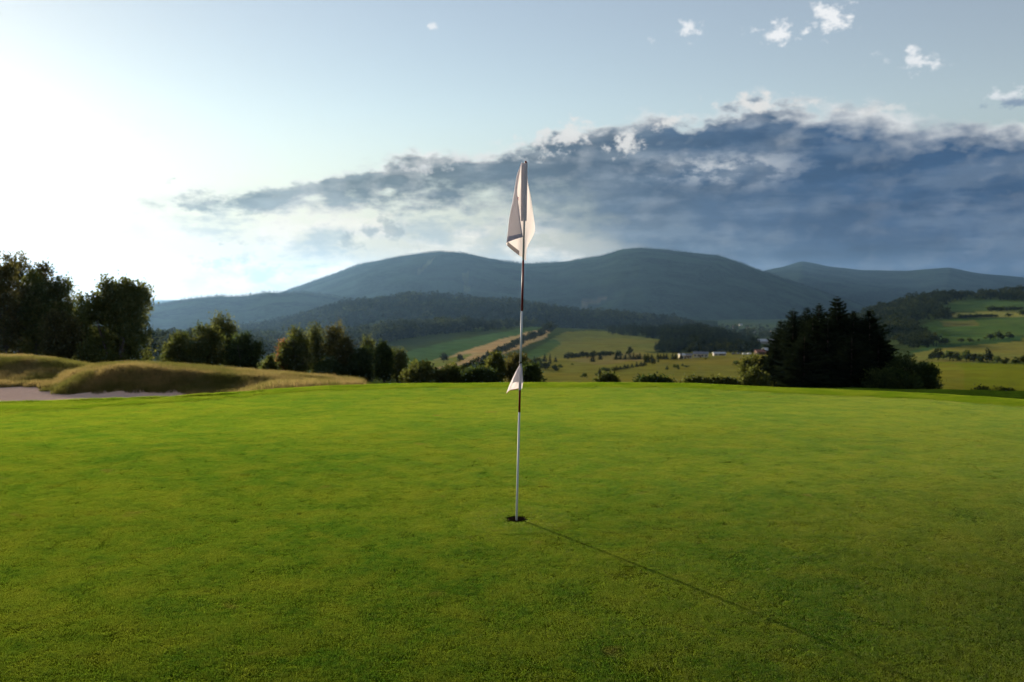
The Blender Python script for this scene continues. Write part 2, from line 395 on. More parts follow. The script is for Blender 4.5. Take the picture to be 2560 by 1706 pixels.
M['glass'] = paint('window glass', (0.03, 0.035, 0.04), 0.15, 0.6); M['car_white'] = paint('white car paint', (0.7, 0.7, 0.7), 0.25, 0.5, 0.02)
M['car_dark'] = paint('dark car paint', (0.05, 0.055, 0.07), 0.25, 0.5, 0.02); M['steel'] = paint('mast steel', (0.3, 0.3, 0.32), 0.6, 0.4)

# ------------------------------------------------------------------ the lie of the land
TX = np.array([-600, 0, 200, 400, 600, 800, 1000, 1200, 1500, 1800, 1950, 2100, 2353, 3000], float)
TY = [40, 60, 120, 200, 300, 450, 700, 1000, 1300, 1500, 1700, 2000, 2400, 2800, 3600, 4500, 7000, 16000]
TR = np.array([
 [880, 865, 875, 885, 892, 893, 895, 897, 897, 905, 912, 920, 932, 940],
 [868, 856, 862, 872, 884, 890, 893, 896, 896, 905, 912, 920, 935, 940],
 [850, 850, 853, 860, 870, 882, 889, 893, 893, 903, 910, 918, 932, 935],
 [838, 836, 842, 852, 862, 876, 884, 889, 889, 897, 903, 912, 922, 925],
 [826, 825, 832, 842, 850, 862, 873, 880, 880, 886, 886, 890, 905, 905],
 [815, 815, 820, 828, 836, 846, 858, 862, 862, 862, 856, 848, 836, 836],
 [804, 804, 806, 812, 826, 832, 840, 836, 826, 826, 836, 838, 838, 838],
 [796, 796, 798, 804, 818, 824, 826, 818, 812, 812, 812, 806, 800, 800],
 [790, 790, 790, 794, 808, 806, 800, 788, 790, 800, 790, 772, 764, 764],
 [786, 786, 786, 788, 798, 790, 780, 770, 778, 792, 776, 752, 742, 742],
 [783, 783, 783, 782, 786, 778, 766, 760, 772, 788, 762, 730, 720, 720],
 [780, 780, 780, 776, 774, 766, 756, 752, 768, 784, 744, 706, 694, 694],
 [777, 777, 777, 772, 766, 758, 752, 750, 764, 780, 726, 682, 666, 666],
 [774, 774, 774, 768, 762, 756, 752, 752, 760, 776, 740, 712, 700, 700],
 [768, 768, 768, 764, 758, 754, 750, 748, 752, 766, 745, 735, 730, 730],
 [758, 758, 758, 756, 752, 748, 744, 742, 744, 752, 740, 735, 730, 730],
 [735, 735, 735, 735, 735, 730, 725, 722, 722, 722, 722, 722, 722, 722],
 [690, 690, 690, 690, 690, 690, 690, 690, 690, 690, 690, 690, 690, 690]], float)
NXD, NYD = 360, 420
XD = np.linspace(-600, 3000, NXD); LY = np.linspace(math.log(40), math.log(16000), NYD)
_a = np.array([np.interp(XD, TX, r) for r in TR])
DT = np.array([np.interp(LY, np.log(TY), _a[:, i]) for i in range(NXD)])
for _ in range(6):
    DT[1:-1] = (DT[:-2] + 2 * DT[1:-1] + DT[2:]) / 4
    DT[:, 2:-2] = (DT[:, 1:-3] + 2 * DT[:, 2:-2] + DT[:, 3:-1]) / 4
def slope_of_row(r): b = (CY - r * K) / F0; return np.tan(np.arctan(b) - PIT)
def table_z(X, Y):
    fx = np.clip((X - XD[0]) / (XD[1] - XD[0]), 0, NXD - 1.001); fy = np.clip((np.log(np.maximum(Y, 40)) - LY[0]) / (LY[1] - LY[0]), 0, NYD - 1.001)
    i = fx.astype(int); j = fy.astype(int); fx = fx - i; fy = fy - j
    r = (DT[i, j] * (1 - fy) + DT[i, j + 1] * fy) * (1 - fx) + (DT[i + 1, j] * (1 - fy) + DT[i + 1, j + 1] * fy) * fx
    return EYE + slope_of_row(r) * np.maximum(Y, 40)
EX = np.array([-600, 0, 200, 400, 520, 740, 900, 1200, 1400, 1600, 1800, 2000, 2160, 2353, 3000], float)
ER = np.array([950, 926, 919, 911, 903, 888, 883, 880, 881, 884, 893, 901, 908, 922, 960], float)
EY = -EYE / slope_of_row(ER)
def crest(X): return np.interp(X, EX, EY)
GR = np.array([975, 951, 938, 923, 912, 896, 892, 889, 889, 892, 903, 913, 920, 936, 975], float)
GY = -EYE / slope_of_row(GR)
def green_edge(X): return np.interp(X, EX, GY)
def colx(x, y):
    th = np.clip(np.arctan2(x, y), -0.66, 0.66); r = np.hypot(x, y)
    return (CX + F0 * np.tan(th) * 0.996) / K, r * np.cos(th)
TILT_Y = np.arange(0, 20, 0.1); _sl = np.interp(TILT_Y, [0, 3.2, 4.8, 6.3, 9, 11, 14, 20], [0.092, 0.082, 0.056, 0.032, 0.004, -0.006, -0.014, 0.0]); TILT_Z = np.cumsum(_sl) * 0.1; TILT_Z -= np.interp(6.3, TILT_Y, TILT_Z); TILT_Z = np.where(TILT_Y > 9, TILT_Z * (1 - sstep(9, 14, TILT_Y) * 1.0), TILT_Z)
def H(x, y, detail=True):
    x = np.asarray(x, float); y = np.asarray(y, float)
    X, Y = colx(x, y); ye = crest(X)
    z40 = table_z(X, np.full_like(X, 40.0)); s1 = (table_z(X, np.full_like(X, 43.0)) - z40) / 3
    t = np.clip((Y - ye) / (40 - ye), 0, 1); L = 40 - ye
    far = table_z(X, Y)
    t2, t3 = t * t, t * t * t
    herm = (t3 - 2 * t2 + t) * L * (-0.105) + (-2 * t3 + 3 * t2) * z40 + (t3 - t2) * L * s1
    herm = np.where(Y > ye, herm, 0)
    # left: bunker hollow
    hol = np.where(Y < 24, -1.62 * (1 - (1 - np.clip((Y - ye) / (24 - ye), 0, 1)) ** 2), -1.62 - 0.045 * np.clip((Y - 24) / 7, 0, 1))
    hol = np.where(Y > 31, -1.665 + (z40 + 1.665) * np.clip((Y - 31) / 9, 0, 1), hol)
    hol = np.where(Y < ye, 0, hol)
    wl = 1 - sstep(470, 640, X)
    z = np.where(Y < 40, herm * (1 - wl) + hol * wl, far)
    base = z.copy()
    # mounds behind the bunker
    c1 = EYE + slope_of_row(np.interp(X, [-600, 0, 60, 120, 180, 240, 300, 400, 600], [838, 829, 828, 834, 845, 855, 866, 885, 890])) * 36.5
    d = Y - 36.5; sh1 = np.exp(-(d / np.where(d < 0, 2.9, 6.0)) ** 2) * (1 - sstep(360, 480, X))
    z = np.maximum(z, np.where(Y < 40.0 + 0 * Y, base, z) + np.maximum(c1 - base, 0) * sh1)
    cw = 31.0
    c2 = EYE + slope_of_row(np.interp(X, [-600, 105, 150, 200, 250, 300, 350, 400, 450, 520, 600, 700, 760, 820, 900, 1100], [905, 905, 881, 863, 853, 849, 850, 855, 859, 865, 873, 882, 889, 897, 908, 916])) * cw
    d = Y - cw; sh2 = np.exp(-np.abs(d / np.where(d < 0, 1.35, 7.0)) ** 2.2) * sstep(80, 150, X)
    z = np.maximum(z, base + np.maximum(c2 - base, 0) * sh2)
    if detail:
        near = sstep(60, 20, Y)
        und = fbm(x * 0.45 + 3, y * 0.45, 2) * 0.034 + fbm(x * 2.6, y * 2.6 + 5, 3) * 0.0021 + fbm(x * 9, y * 9, 2) * 0.0008
        und = und + np.interp(Y, TILT_Y, TILT_Z) - 0.010 * np.clip(x - 0.2, 0, 3) ** 2 * sstep(7.5, 3.5, Y)
        rough = fbm(x * 0.8, y * 0.8, 4) * 0.16
        off = sstep(0.3, 3.0, Y - ye)
        z = z + near * (und * (1 - off) + rough * off * np.where(z > base + 0.04, 1.0, 0.45))
        z = z + fbm(x * 0.035, y * 0.035, 4) * 1.1 * sstep(180, 300, Y) * (1 - sstep(900, 1500, Y))
        z = z + fbm(x * 0.012, y * 0.012, 4) * 4.0 * sstep(150, 900, Y)
    return z
def ground(x, y): return float(H(np.array([x]), np.array([y]))[0])
def hit(px, row, ymin=60.0, ymax=9000.0):      # where the sight line through a noted point meets the land
    Y = np.exp(np.linspace(math.log(ymin), math.log(ymax), 900)); rx, rz = ray(px, row)
    z = H(rx * Y, Y); ok = np.nonzero(EYE + rz * Y <= z)[0]
    i = ok[0] if len(ok) else 899
    return rx * Y[i], Y[i], z[i]
CUP = np.array((ray(1291.3, 1300)[0] * (-EYE / ray(1291.3, 1300)[1]), -EYE / ray(1291.3, 1300)[1]))
ZC = ground(*CUP)

# colour of the land by district, and one patch of shade (outlines noted on the photograph, carried onto the ground they cover)
FIELDS = [
 ([(1195, 900), (1225, 850), (1260, 822), (1320, 812), (1440, 808), (1520, 812), (1600, 808), (1780, 806), (1800, 905)], (0.150, 0.128, 0.026)),
 ([(1300, 828), (1420, 812), (1470, 812), (1500, 825), (1380, 840)], (0.17, 0.13, 0.045)),
 ([(1195, 824), (1225, 805), (1268, 778), (1300, 762), (1390, 761), (1420, 766), (1528, 783), (1505, 808), (1440, 812), (1300, 824)], (0.125, 0.120, 0.032)),
 ([(1195, 824), (1225, 805), (1262, 782), (1275, 780), (1290, 790), (1255, 815), (1225, 826)], (0.055, 0.085, 0.028)),  # shadow over the left end of the large field, put into its colour
 ([(885, 845), (900, 818), (1000, 792), (1100, 772), (1200, 754), (1262, 748), (1262, 760), (1200, 772), (1100, 800), (980, 838), (940, 848)], (0.055, 0.090, 0.030)),
 ([(940, 850), (1000, 828), (1100, 797), (1160, 778), (1210, 763), (1262, 756), (1258, 772), (1200, 798), (1120, 826), (1030, 848)], (0.34, 0.215, 0.105)),
 ([(900, 856), (960, 836), (1040, 820), (1090, 812), (1050, 834), (980, 852)], (0.15, 0.15, 0.035)),
 ([(580, 838), (600, 828), (665, 818), (668, 835), (640, 850), (590, 852)], (0.14, 0.15, 0.06)),
 ([(2080, 960), (2140, 830), (2353, 838), (2800, 840), (2800, 960)], (0.115, 0.125, 0.012)),
 ([(2140, 838), (2190, 835), (2220, 850), (2210, 900), (2150, 900)], (0.135, 0.128, 0.018)),
 ([(2090, 832), (2110, 800), (2353, 778), (2600, 775), (2600, 838), (2353, 834)], (0.135, 0.125, 0.032)),
 ([(2080, 815), (2120, 795), (2250, 780), (2353, 772), (2353, 784), (2250, 792), (2150, 802)], (0.035, 0.065, 0.024)),
 ([(2090, 775), (2130, 740), (2200, 733), (2353, 726), (2600, 722), (2600, 772), (2353, 770), (2200, 790), (2110, 800)], (0.060, 0.092, 0.026)),
 ([(2160, 738), (2240, 736), (2250, 748), (2170, 750)], (0.12, 0.11, 0.035)),
 ([(2170, 722), (2353, 712), (2600, 708), (2600, 726), (2200, 731)], (0.20, 0.17, 0.05)),
 ([(2160, 712), (2190, 696), (2230, 688), (2353, 694), (2600, 690), (2600, 712), (2353, 715), (2180, 718)], (0.055, 0.085, 0.03)),
 ([(360, 868), (380, 850), (470, 850), (500, 868)], (0.12, 0.14, 0.02)),
]
def land_col(x, y, z):
    px, row = to_px(x, np.maximum(y, 1.0), z); px = px / K; row = row / K
    c = np.tile(np.array((0.042, 0.055, 0.018)), (len(x), 1))
    w = fbm(px * 0.02, row * 0.05, 3) * 10
    for poly, colr in FIELDS:
        k = inpoly(px + w, row + w * 0.35, poly) & (y > 45); c[k] = colr
    st = 0.86 + 0.28 * (fbm(px * 0.035 + row * 0.10, row * 0.7, 4) + 0.5)
    return c * st[:, None] * np.array((1.5, 1.72, 1.45))

# near land: rings around the cup, cut out at the hole
def near_land():
    nA, nR = 640, 400
    a = np.linspace(0, 2 * math.pi, nA, endpoint=False); r = 0.054 * (75 / 0.054) ** (np.linspace(0, 1, nR))
    A, Rr = np.meshgrid(a, r, indexing='ij')
    x = (CUP[0] + np.cos(A) * Rr).ravel(); y = (CUP[1] + np.sin(A) * Rr).ravel(); z = H(x, y)
    X, Y = colx(x, y); ge = green_edge(X); ye = crest(X); front = y > 1
    base = H(x, y, False)
    Fq = grid_faces(nA, nR, True)
    sand = (X < 438) & (Y > ye + 1.5) & (Y < 32.0)
    mnd = np.where((X > 80), np.exp(-np.abs((Y - 31.0) / 1.35) ** 2.2) * sstep(80, 150, X) * (Y < 31.0) + (Y >= 31.0) * (X > 92), 0) + (Y > 31.2) + (X > 438)
    sand &= mnd < 0.13
    isg = (Y <= ge)
    tone = np.tile(np.array((0.050, 0.095, 0.008)), (len(x), 1))
    tan = sstep(0.6, 2.5, Y - ye) * (1 - sstep(760, 880, X))
    n = fbm(x * 0.35, y * 0.35, 4)
    dry = np.array((0.19, 0.145, 0.055)) * (1 - sstep(0.0, 0.25, n))[:, None] + np.array((0.10, 0.10, 0.026)) * sstep(0.0, 0.25, n)[:, None]
    tone = tone * (1 - tan)[:, None] + dry * tan[:, None]
    V = np.stack([x, y, z], 1)
    fs = sand[Fq].sum(1) >= 2; fg = isg[Fq].sum(1) >= 3; fo = ~fs & ~fg
    for nm, sel, m in (('putting_green', fg, 'green'), ('bunker_sand', fs & ~fg, 'sand'), ('rough_grass_ground', fo, 'rough')):
        f = Fq[sel]; u, inv = np.unique(f, return_inverse=True)
        put(nm, mesh(nm, V[u], inv.reshape(-1, 4), M[m], True, tone[u]), kind='structure')
near_land()
def far_land():
    th = np.concatenate([np.radians(np.linspace(-180, -48, 70, endpoint=False)), np.radians(np.linspace(-48, 48, 620)), np.radians(np.linspace(48, 180, 70, endpoint=False))[1:]])
    r = 70 * (17000 / 70.0) ** np.linspace(0, 1, 330)
    A, Rr = np.meshgrid(th, r, indexing='ij'); x = (np.sin(A) * Rr).ravel(); y = (np.cos(A) * Rr).ravel()
    z = H(x, y) - 0.25 * (Rr.ravel() < 82)
    put('ground', mesh('ground', np.stack([x, y, z], 1), grid_faces(len(th), len(r), True)[:, ::-1], M['land'], True, land_col(x, y, z)), kind='structure')
far_land()

# mountains and the wooded hill, each a solid ridge at its own distance
RIDGE = {}
def ridge(name, pts, D, front, back, zb, colr, clear=(), relief=1.0, n=420, nv=70):
    pts = np.array(pts, float); X = np.linspace(pts[0, 0], pts[-1, 0], n); rw = np.interp(X, pts[:, 0], pts[:, 1])
    for _ in range(5): rw[1:-1] = (rw[:-2] + 2 * rw[1:-1] + rw[2:]) / 4
    zc = EYE + slope_of_row(rw) * D
    v = np.linspace(-1, 1, nv); Vv, Xg = np.meshgrid(v, X)
    Zc = zc[:, None] + 0 * Vv; s = np.where(Vv < 0, 1 - np.abs(Vv) ** 1.7, 1 - np.abs(Vv) ** 2)
    Y = np.where(Vv < 0, D + Vv * front, D + Vv * back) + 0 * Zc
    x = ((Xg * K - CX) / F0) * Y
    nz = fbm(x / 700.0 + D, Y / 1100.0, 5) * 380 * relief * np.clip(1 - s, 0, 1) * np.clip(s * 3, 0, 1) + fbm(x / 160.0, Y / 160.0 + D, 3) * 34 * relief * np.clip(np.abs(Vv) * 6, 0, 1)
    Z = zb + (Zc - zb) * s + nz
    x = x.ravel(); y = Y.ravel(); z = Z.ravel()
    c = np.tile(np.array(colr), (len(x), 1)); px, row = to_px(x, y, z); px /= K; row /= K
    for poly, cc in clear: c[inpoly(px, row, poly) & (Vv.ravel() < 0.02)] = cc
    o = put(name, mesh(name, np.stack([x, y, z], 1), grid_faces(n, nv), M['mountain'], True, c), kind='structure')
    RIDGE[name] = (X, zc, D); return np.stack([x, y, z], 1).reshape(n, nv, 3)
G_FAR = ridge('far_mountain_range', [(1640, 660), (1700, 640), (1760, 621), (1800, 613), (1840, 601), (1870, 606), (1900, 613), (1980, 621), (2080, 623), (2140, 618), (2180, 615), (2240, 628), (2353, 638), (2700, 630), (3200, 660)], 13000, 4500, 2500, -330, (0.018, 0.032, 0.022))
G_MTN = ridge('mountain', [(520, 720), (600, 690), (660, 668), (740, 640), (830, 608), (920, 590), (960, 584), (1010, 579), (1060, 582), (1130, 597), (1200, 607), (1260, 606), (1300, 603), (1380, 590), (1430, 575), (1470, 571), (1520, 575), (1590, 583), (1650, 588), (1700, 605), (1760, 628), (1850, 658), (1950, 692), (2050, 725)], 8800, 4000, 2600, -320, (0.020, 0.036, 0.018),
    clear=[([(985, 600), (1000, 590), (985, 612), (965, 628), (955, 626)], (0.085, 0.09, 0.045)), ([(1062, 628), (1075, 628), (1080, 670), (1066, 672)], (0.07, 0.08, 0.04)),
           ([(1318, 700), (1345, 690), (1400, 681), (1375, 697), (1340, 706)], (0.19, 0.15, 0.085))])
G_LEFT = ridge('wooded_ridge', [(-500, 718), (100, 712), (340, 702), (420, 691), (480, 684), (560, 682), (615, 674), (700, 673), (760, 680), (830, 690), (900, 702), (1000, 722), (1100, 745)], 5600, 1800, 1200, -215, (0.022, 0.038, 0.016))
G_HILL = ridge('wooded_hill', [(430, 800), (550, 760), (620, 745), (720, 723), (800, 700), (880, 690), (960, 686), (1060, 687), (1150, 696), (1250, 709), (1340, 720), (1450, 728), (1560, 742), (1650, 765)], 3300, 900, 700, -150, (0.022, 0.036, 0.012), clear=[([(820, 752), (870, 738), (950, 735), (1000, 738), (900, 752), (850, 764)], (0.07, 0.09, 0.03))], relief=0.35)

# ------------------------------------------------------------------ plants: generators
def quads(C, N1, N2): return np.stack([C - N1 - N2 * 0.4, C + N1 * 0.35 - N2, C + N1 + N2 * 0.3, C - N1 * 0.3 + N2], 1)
def unit(v): return v / (np.linalg.norm(v, axis=-1, keepdims=True) + 1e-9)
def crown(rng, lobes, clumps, per, leaf, spread=0.45, tuft=0.0, shell=0.55):
    """lobes: (x,y,z,rx,ry,rz); leaf-sized faces gathered in clumps through the crown's volume"""
    lobes = np.array(lobes, float); vol = lobes[:, 3] * lobes[:, 4] * lobes[:, 5]; k = rng.choice(len(lobes), clumps, p=vol / vol.sum())
    d = unit(rng.normal(size=(clumps, 3))); rr = rng.rand(clumps) ** (1 / 3.0) * (1 - shell) + shell * rng.rand(clumps) ** 0.12
    P = lobes[k, :3] + d * rr[:, None] * lobes[k, 3:]
    ax = unit(d * np.array((0.6, 0.6, 0.2)) + np.array((0, 0, 0.4 + tuft)))
    tint = np.clip(rng.normal(0.42, 0.22, clumps), 0, 1)
    q = np.repeat(np.arange(clumps), per); n = len(q)
    L = rng.normal(size=(n, 3)) * spread * np.array((1, 1, 0.8)) + ax[q] * (rng.normal(size=(n, 1)) * spread * tuft)
    C = P[q] + L; sz = leaf * (0.6 + 0.8 * rng.rand(n))
    a = unit(rng.normal(size=(n, 3)) + ax[q] * tuft); b = unit(np.cross(a, rng.normal(size=(n, 3))))
    V = quads(C, a * sz[:, None], b * sz[:, None] * 0.6).reshape(-1, 3)
    t = np.repeat(np.clip(tint[q] + rng.normal(0, 0.12, n), 0, 1), 4)
    return V, np.arange(n * 4).reshape(-1, 4), np.stack([t, t, t], 1), P
def limbs(rng, stems, targets, r0, h):
    mb = MB()
    for (bx, by, tx, ty, tz) in stems:
        t = np.linspace(0, 1, 7); wob = rng.normal(0, 0.04 * h * 0.25, (7, 3)); wob[0] = 0; wob[:, 2] = 0
        pts = np.stack([bx + (tx - bx) * t ** 1.2, by + (ty - by) * t ** 1.2, -0.3 + (tz + 0.3) * t], 1) + wob
        mb.tube(pts, r0 * (1 - 0.85 * t) * (1 + 0.5 * np.exp(-t * 12)), 7, False)
        for c in targets[rng.permutation(len(targets))[:max(8, 34 // len(stems))]]:
            f = np.clip((c[2] / tz) * 0.75 - 0.12, 0.15, 0.9); i = f * 6; j = int(i); s = pts[j] + (pts[min(j + 1, 6)] - pts[j]) * (i - j)
            m = (s + c) / 2 + np.array((0, 0, 0.08 * h * rng.rand() * (1 if c[2] > s[2] else -0.3)))
            mb.tube([s, m, c], np.array([r0 * 0.30 * (1 - f * 0.6), r0 * 0.17, r0 * 0.05]), 5, False)
    return mb
def tree_data(seed, h, lobes, stems, clumps, per, leaf, lm, spread=0.45, tuft=0.0, r0=0.16, shell=0.55, extra=None):
    rng = np.random.RandomState(seed); V, Fq, c, P = crown(rng, lobes, clumps, per, leaf, spread, tuft, shell)
    cm = mesh('crown', V, Fq, M[lm], False, c); tm = limbs(rng, stems, P, r0, h).mesh('trunk', M['bark'])
    return tm, cm
def plant_tree(name, tm, cm, loc, s, rz, label, cat='tree', group=None):
    e = put(name, None, None, loc, rz, s, label, cat, group); put('trunk', tm, e); put('crown', cm, e); return e
def ell(rng, n, w, h0, h1, d=None):       # n lobes filling an upright oval w wide between heights h0 and h1
    out = []
    for i in range(n):
        t = (i + 0.5) / n; zc = h0 + (h1 - h0) * t; wid = w / 2 * math.sqrt(max(0.05, 1 - (2 * t - 0.95) ** 2 * 0.9))
        r = wid * (0.55 + 0.2 * rng.rand()); off = max(0, wid - r)
        a = rng.rand() * 6.283; out.append((math.cos(a) * off, math.sin(a) * off, zc, r, r, (h1 - h0) / n * 0.95))
        a += math.pi + rng.normal(0, 0.6); r2 = wid * (0.5 + 0.2 * rng.rand()); off = max(0, wid - r2)
        out.append((math.cos(a) * off, math.sin(a) * off, zc + rng.normal(0, 0.04) * (h1 - h0), r2, r2, (h1 - h0) / n * 0.85))
    return out
def spruce_data(seed, h, R, whorls, nb, lm='needle', dense=1.0, bare=0.02):
    rng = np.random.RandomState(seed); V = []; c = []
    for i in range(whorls):
        t = bare + (1 - bare) * ((i + rng.rand() * 0.6) / whorls) ** 0.9; z0 = h * t; L = R * (1 - t) ** 0.8 * (0.78 + 0.4 * rng.rand()) + 0.10
        m = nb + rng.randint(3); a0 = rng.rand() * 6.28
        for j in range(m):
            a = a0 + 6.283 * j / m + rng.normal(0, 0.22); l = L * (0.7 + 0.5 * rng.rand()); u = np.array((math.cos(a), math.sin(a), 0)); w = np.array((-u[1], u[0], 0))
            dr = -0.32 * (1 - t) + 0.30 * t; tin = np.clip(rng.normal(0.35, 0.25), 0, 1)
            for s0, s1 in ((0.05, 0.45), (0.35, 0.75), (0.65, 1.0)):
                zz = lambda s: z0 + l * (dr * s + 0.22 * s * s)
                p0 = u * l * s0 + np.array((0, 0, zz(s0))); p1 = u * l * s1 + np.array((0, 0, zz(s1))); wd = l * 0.30 * (1.15 - s0) * dense
                k = rng.normal(0, 0.10, 2) * l
                V += [p0 - w * wd * 0.5, p1 - w * (wd * 0.75) + np.array((0, 0, k[0])) - u * l * 0.12, p1, p1 + w * (wd * 0.75) + np.array((0, 0, k[1])) - u * l * 0.12]
                V += [p0, p0 * 0.5 + p1 * 0.5 - np.array((0, 0, wd * 0.75)), p1 - np.array((0, 0, wd * 0.25)), p1]
                c += [tin] * 8
    V = np.array(V); c = np.array(c)
    cm = mesh('crown', V, np.arange(len(V)).reshape(-1, 4), M[lm], False, np.stack([c] * 3, 1))
    mb = MB(); mb.tube([(0, 0, -0.4), (0, 0, h * 0.5), (0, 0, h * 0.99)], np.array([0.022 * h * 0.5, 0.012 * h * 0.5, 0.01]), 7, False)
    return mb.mesh('trunk', M['bark']), cm

# ------------------------------------------------------------------ trees on the course
rg = np.random.RandomState(11)
def spot(px, row=None, y=None):
    if y is None: return hit(px, row)
    rx, _ = ray(px, row if row else 940); return rx * y, y, ground(rx * y, y)
def tree_at(name, px, y, top, width, label, kind, seed, lm='leaf', base=None, cat='tree', group=None, y_off=0.0):
    """px: column of the trunk in the photograph, top: row of its tip, width in photograph pixels, y: metres ahead"""
    x, yy, z = spot(px, None, y); h = at(px, top, y)[2] - z; w = width / F0 * y * {'tall': 1.25, 'dome': 1.12, 'round': 1.18, 'birch': 1.3}.get(kind, 1.05); rng = np.random.RandomState(seed)
    if kind == 'tall':      # tall airy tree: several upright plumes over a bare stem
        lob = ell(rng, 5, w, h * 0.22, h * 0.97) + [(rng.normal(0, w * 0.16), rng.normal(0, w * 0.16), h * (0.86 + 0.05 * i), w * 0.14, w * 0.14, h * 0.08) for i in range(3)]
        d = tree_data(seed, h, lob, [(0, 0, 0, 0, h * 0.95)], 340, 30, 0.15, lm, 0.29, 0.9, 0.20, 0.5)
    elif kind == 'dome':    # huge dome of many ascending stems
        lob = []
        for i in range(26):
            a = rng.rand() * 6.283; q = math.sqrt(rng.rand()); t = 0.10 + 0.80 * rng.rand(); rad = math.sqrt(max(0.02, 1 - max(0, (t - 0.30) / 0.68) ** 2.2)) * (0.80 + 0.2 * min(1, t / 0.2))
            lob.append((math.cos(a) * w * 0.38 * rad * q, math.sin(a) * w * 0.38 * rad * q, h * t, w * 0.13 + 0.2, w * 0.13 + 0.2, h * 0.11))
        d = tree_data(seed, h, lob, [(rng.normal(0, .7), rng.normal(0, .7), rng.normal(0, w * 0.2), rng.normal(0, w * 0.2), h * 0.85) for _ in range(5)], 680, 30, 0.15, lm, 0.30, 1.1, 0.2, 0.45)
    elif kind == 'round':   # broad low crown down to the ground
        lob = ell(rng, 4, w, h * 0.12, h * 0.94)
        d = tree_data(seed, h, lob, [(rng.normal(0, .3), rng.normal(0, .3), rng.normal(0, w * .18), rng.normal(0, w * .18), h * 0.8) for _ in range(3)], 300, 28, 0.15, lm, 0.34, 0.5, 0.14, 0.55)
    elif kind == 'birch':   # slender with a loose see-through crown
        lob = ell(rng, 6, w * 0.85, h * 0.18, h * 0.99)
        d = tree_data(seed, h, lob, [(0, 0, rng.normal(0, .3), 0, h * 0.97)], 190, 26, 0.13, lm, 0.34, 0.8, 0.12, 0.45)
    elif kind == 'column':  # dense dark column on a visible stem
        lob = ell(rng, 6, w * 0.95, h * 0.16, h * 0.97)
        d = tree_data(seed, h, lob, [(0, 0, 0, 0, h * 0.9)], 330, 26, 0.15, lm, 0.28, 0.5, 0.18, 0.6)
    elif kind == 'sapling':
        lob = [(-w * 0.22, 0, h * 0.38, w * 0.3, w * 0.25, h * 0.26), (w * 0.25, 0, h * 0.45, w * 0.16, w * 0.16, h * 0.22), (0.05, 0, h * 0.72, w * 0.14, w * 0.14, h * 0.24), (0, 0, h * 0.92, w * 0.07, w * 0.07, h * 0.08)]
        d = tree_data(seed, h, lob, [(-w * .1, 0, -w * .12, 0, h * 0.8), (w * .1, 0, w * .2, 0, h * 0.6)], 90, 24, 0.12, lm, 0.2, 0.6, 0.10, 0.4)
    elif kind == 'bush':
        lob = [(rng.normal(0, w * 0.2), rng.normal(0, w * 0.2), h * (0.25 + 0.35 * rng.rand()), w * 0.27, w * 0.27, h * 0.32) for _ in range(6)] + [(0, 0, h * 0.62, w * 0.24, w * 0.24, h * 0.34), (-w * .3, 0, h * .3, w * .2, w * .2, h * .3), (w * .3, 0, h * .3, w * .2, w * .2, h * .3)]
        d = tree_data(seed, h, lob, [(rng.normal(0, .3), rng.normal(0, .3), rng.normal(0, w * .2), 0, h * 0.7) for _ in range(3)], 200, 26, 0.16, lm, 0.32, 0.4, 0.09, 0.6)
    return plant_tree(name, d[0], d[1], (x, yy, z), 1.0, 0.0, label, cat, group)

# left-hand grove behind the mounds
for i, (px, y, top, w, k, lb) in enumerate((
    (-70, 118, 662, 130, 'leaf_brown', 'tall airy tree cut off by the left picture edge'),
    (12, 112, 668, 95, 'leaf_brown', 'tall thin tree nearest the left picture edge, bare stem above the mound'),
    (52, 124, 642, 110, 'leaf_brown', 'tallest tree of the left grove, feathery pointed top'),
    (92, 114, 690, 90, 'leaf', 'tall tree with broken crown right of the tallest one in the left grove'),
    (112, 122, 666, 70, 'leaf_brown', 'slim tall tree with pointed tip in the middle of the left grove'),
    (138, 116, 706, 62, 'leaf', 'lower slim tree at the right shoulder of the left grove'))):
    tree_at('broadleaf_tree', px, y, top, w, lb, 'tall', 100 + i, k)
tree_at('birch_tree', 172, 120, 710, 46, 'thin see-through birch between the left grove and the big domed tree', 'birch', 121, 'leaf_birch')
tree_at('broadleaf_tree', 158, 108, 772, 80, 'low dark tree filling the gap left of the big domed tree', 'round', 122, 'leaf_brown')
tree_at('broadleaf_tree', 205, 125, 742, 60, 'small ragged tree leaning against the left flank of the big domed tree', 'round', 123, 'leaf')
tree_at('domed_tree', 296, 106, 698, 200, 'big dark domed tree behind the grassy mound', 'dome', 130, 'leaf')
# second clump
tree_at('broadleaf_tree', 415, 190, 886, 17, 'tiny round tree right of the big domed tree', 'column', 140, 'leaf')
tree_at('broadleaf_tree', 462, 128, 838, 84, 'spreading willow-like tree at the left end of the second clump', 'round', 141, 'leaf')
tree_at('broadleaf_tree', 515, 126, 820, 92, 'broad bushy tree in front of the tall birches of the second clump', 'round', 142, 'leaf')
tree_at('birch_tree', 546, 134, 791, 40, 'left one of two tall birches in the second clump', 'birch', 143, 'leaf_birch')
tree_at('birch_tree', 572, 133, 793, 40, 'right one of two tall birches, with a pointed tip', 'birch', 144, 'leaf_birch')
tree_at('broadleaf_tree', 612, 124, 840, 76, 'dark round tree at the right end of the second clump', 'round', 145, 'leaf_dark')
tree_at('sapling_tree', 676, 92, 892, 46, 'small forked fruit-like tree standing alone in the dry meadow', 'sapling', 146, 'leaf')
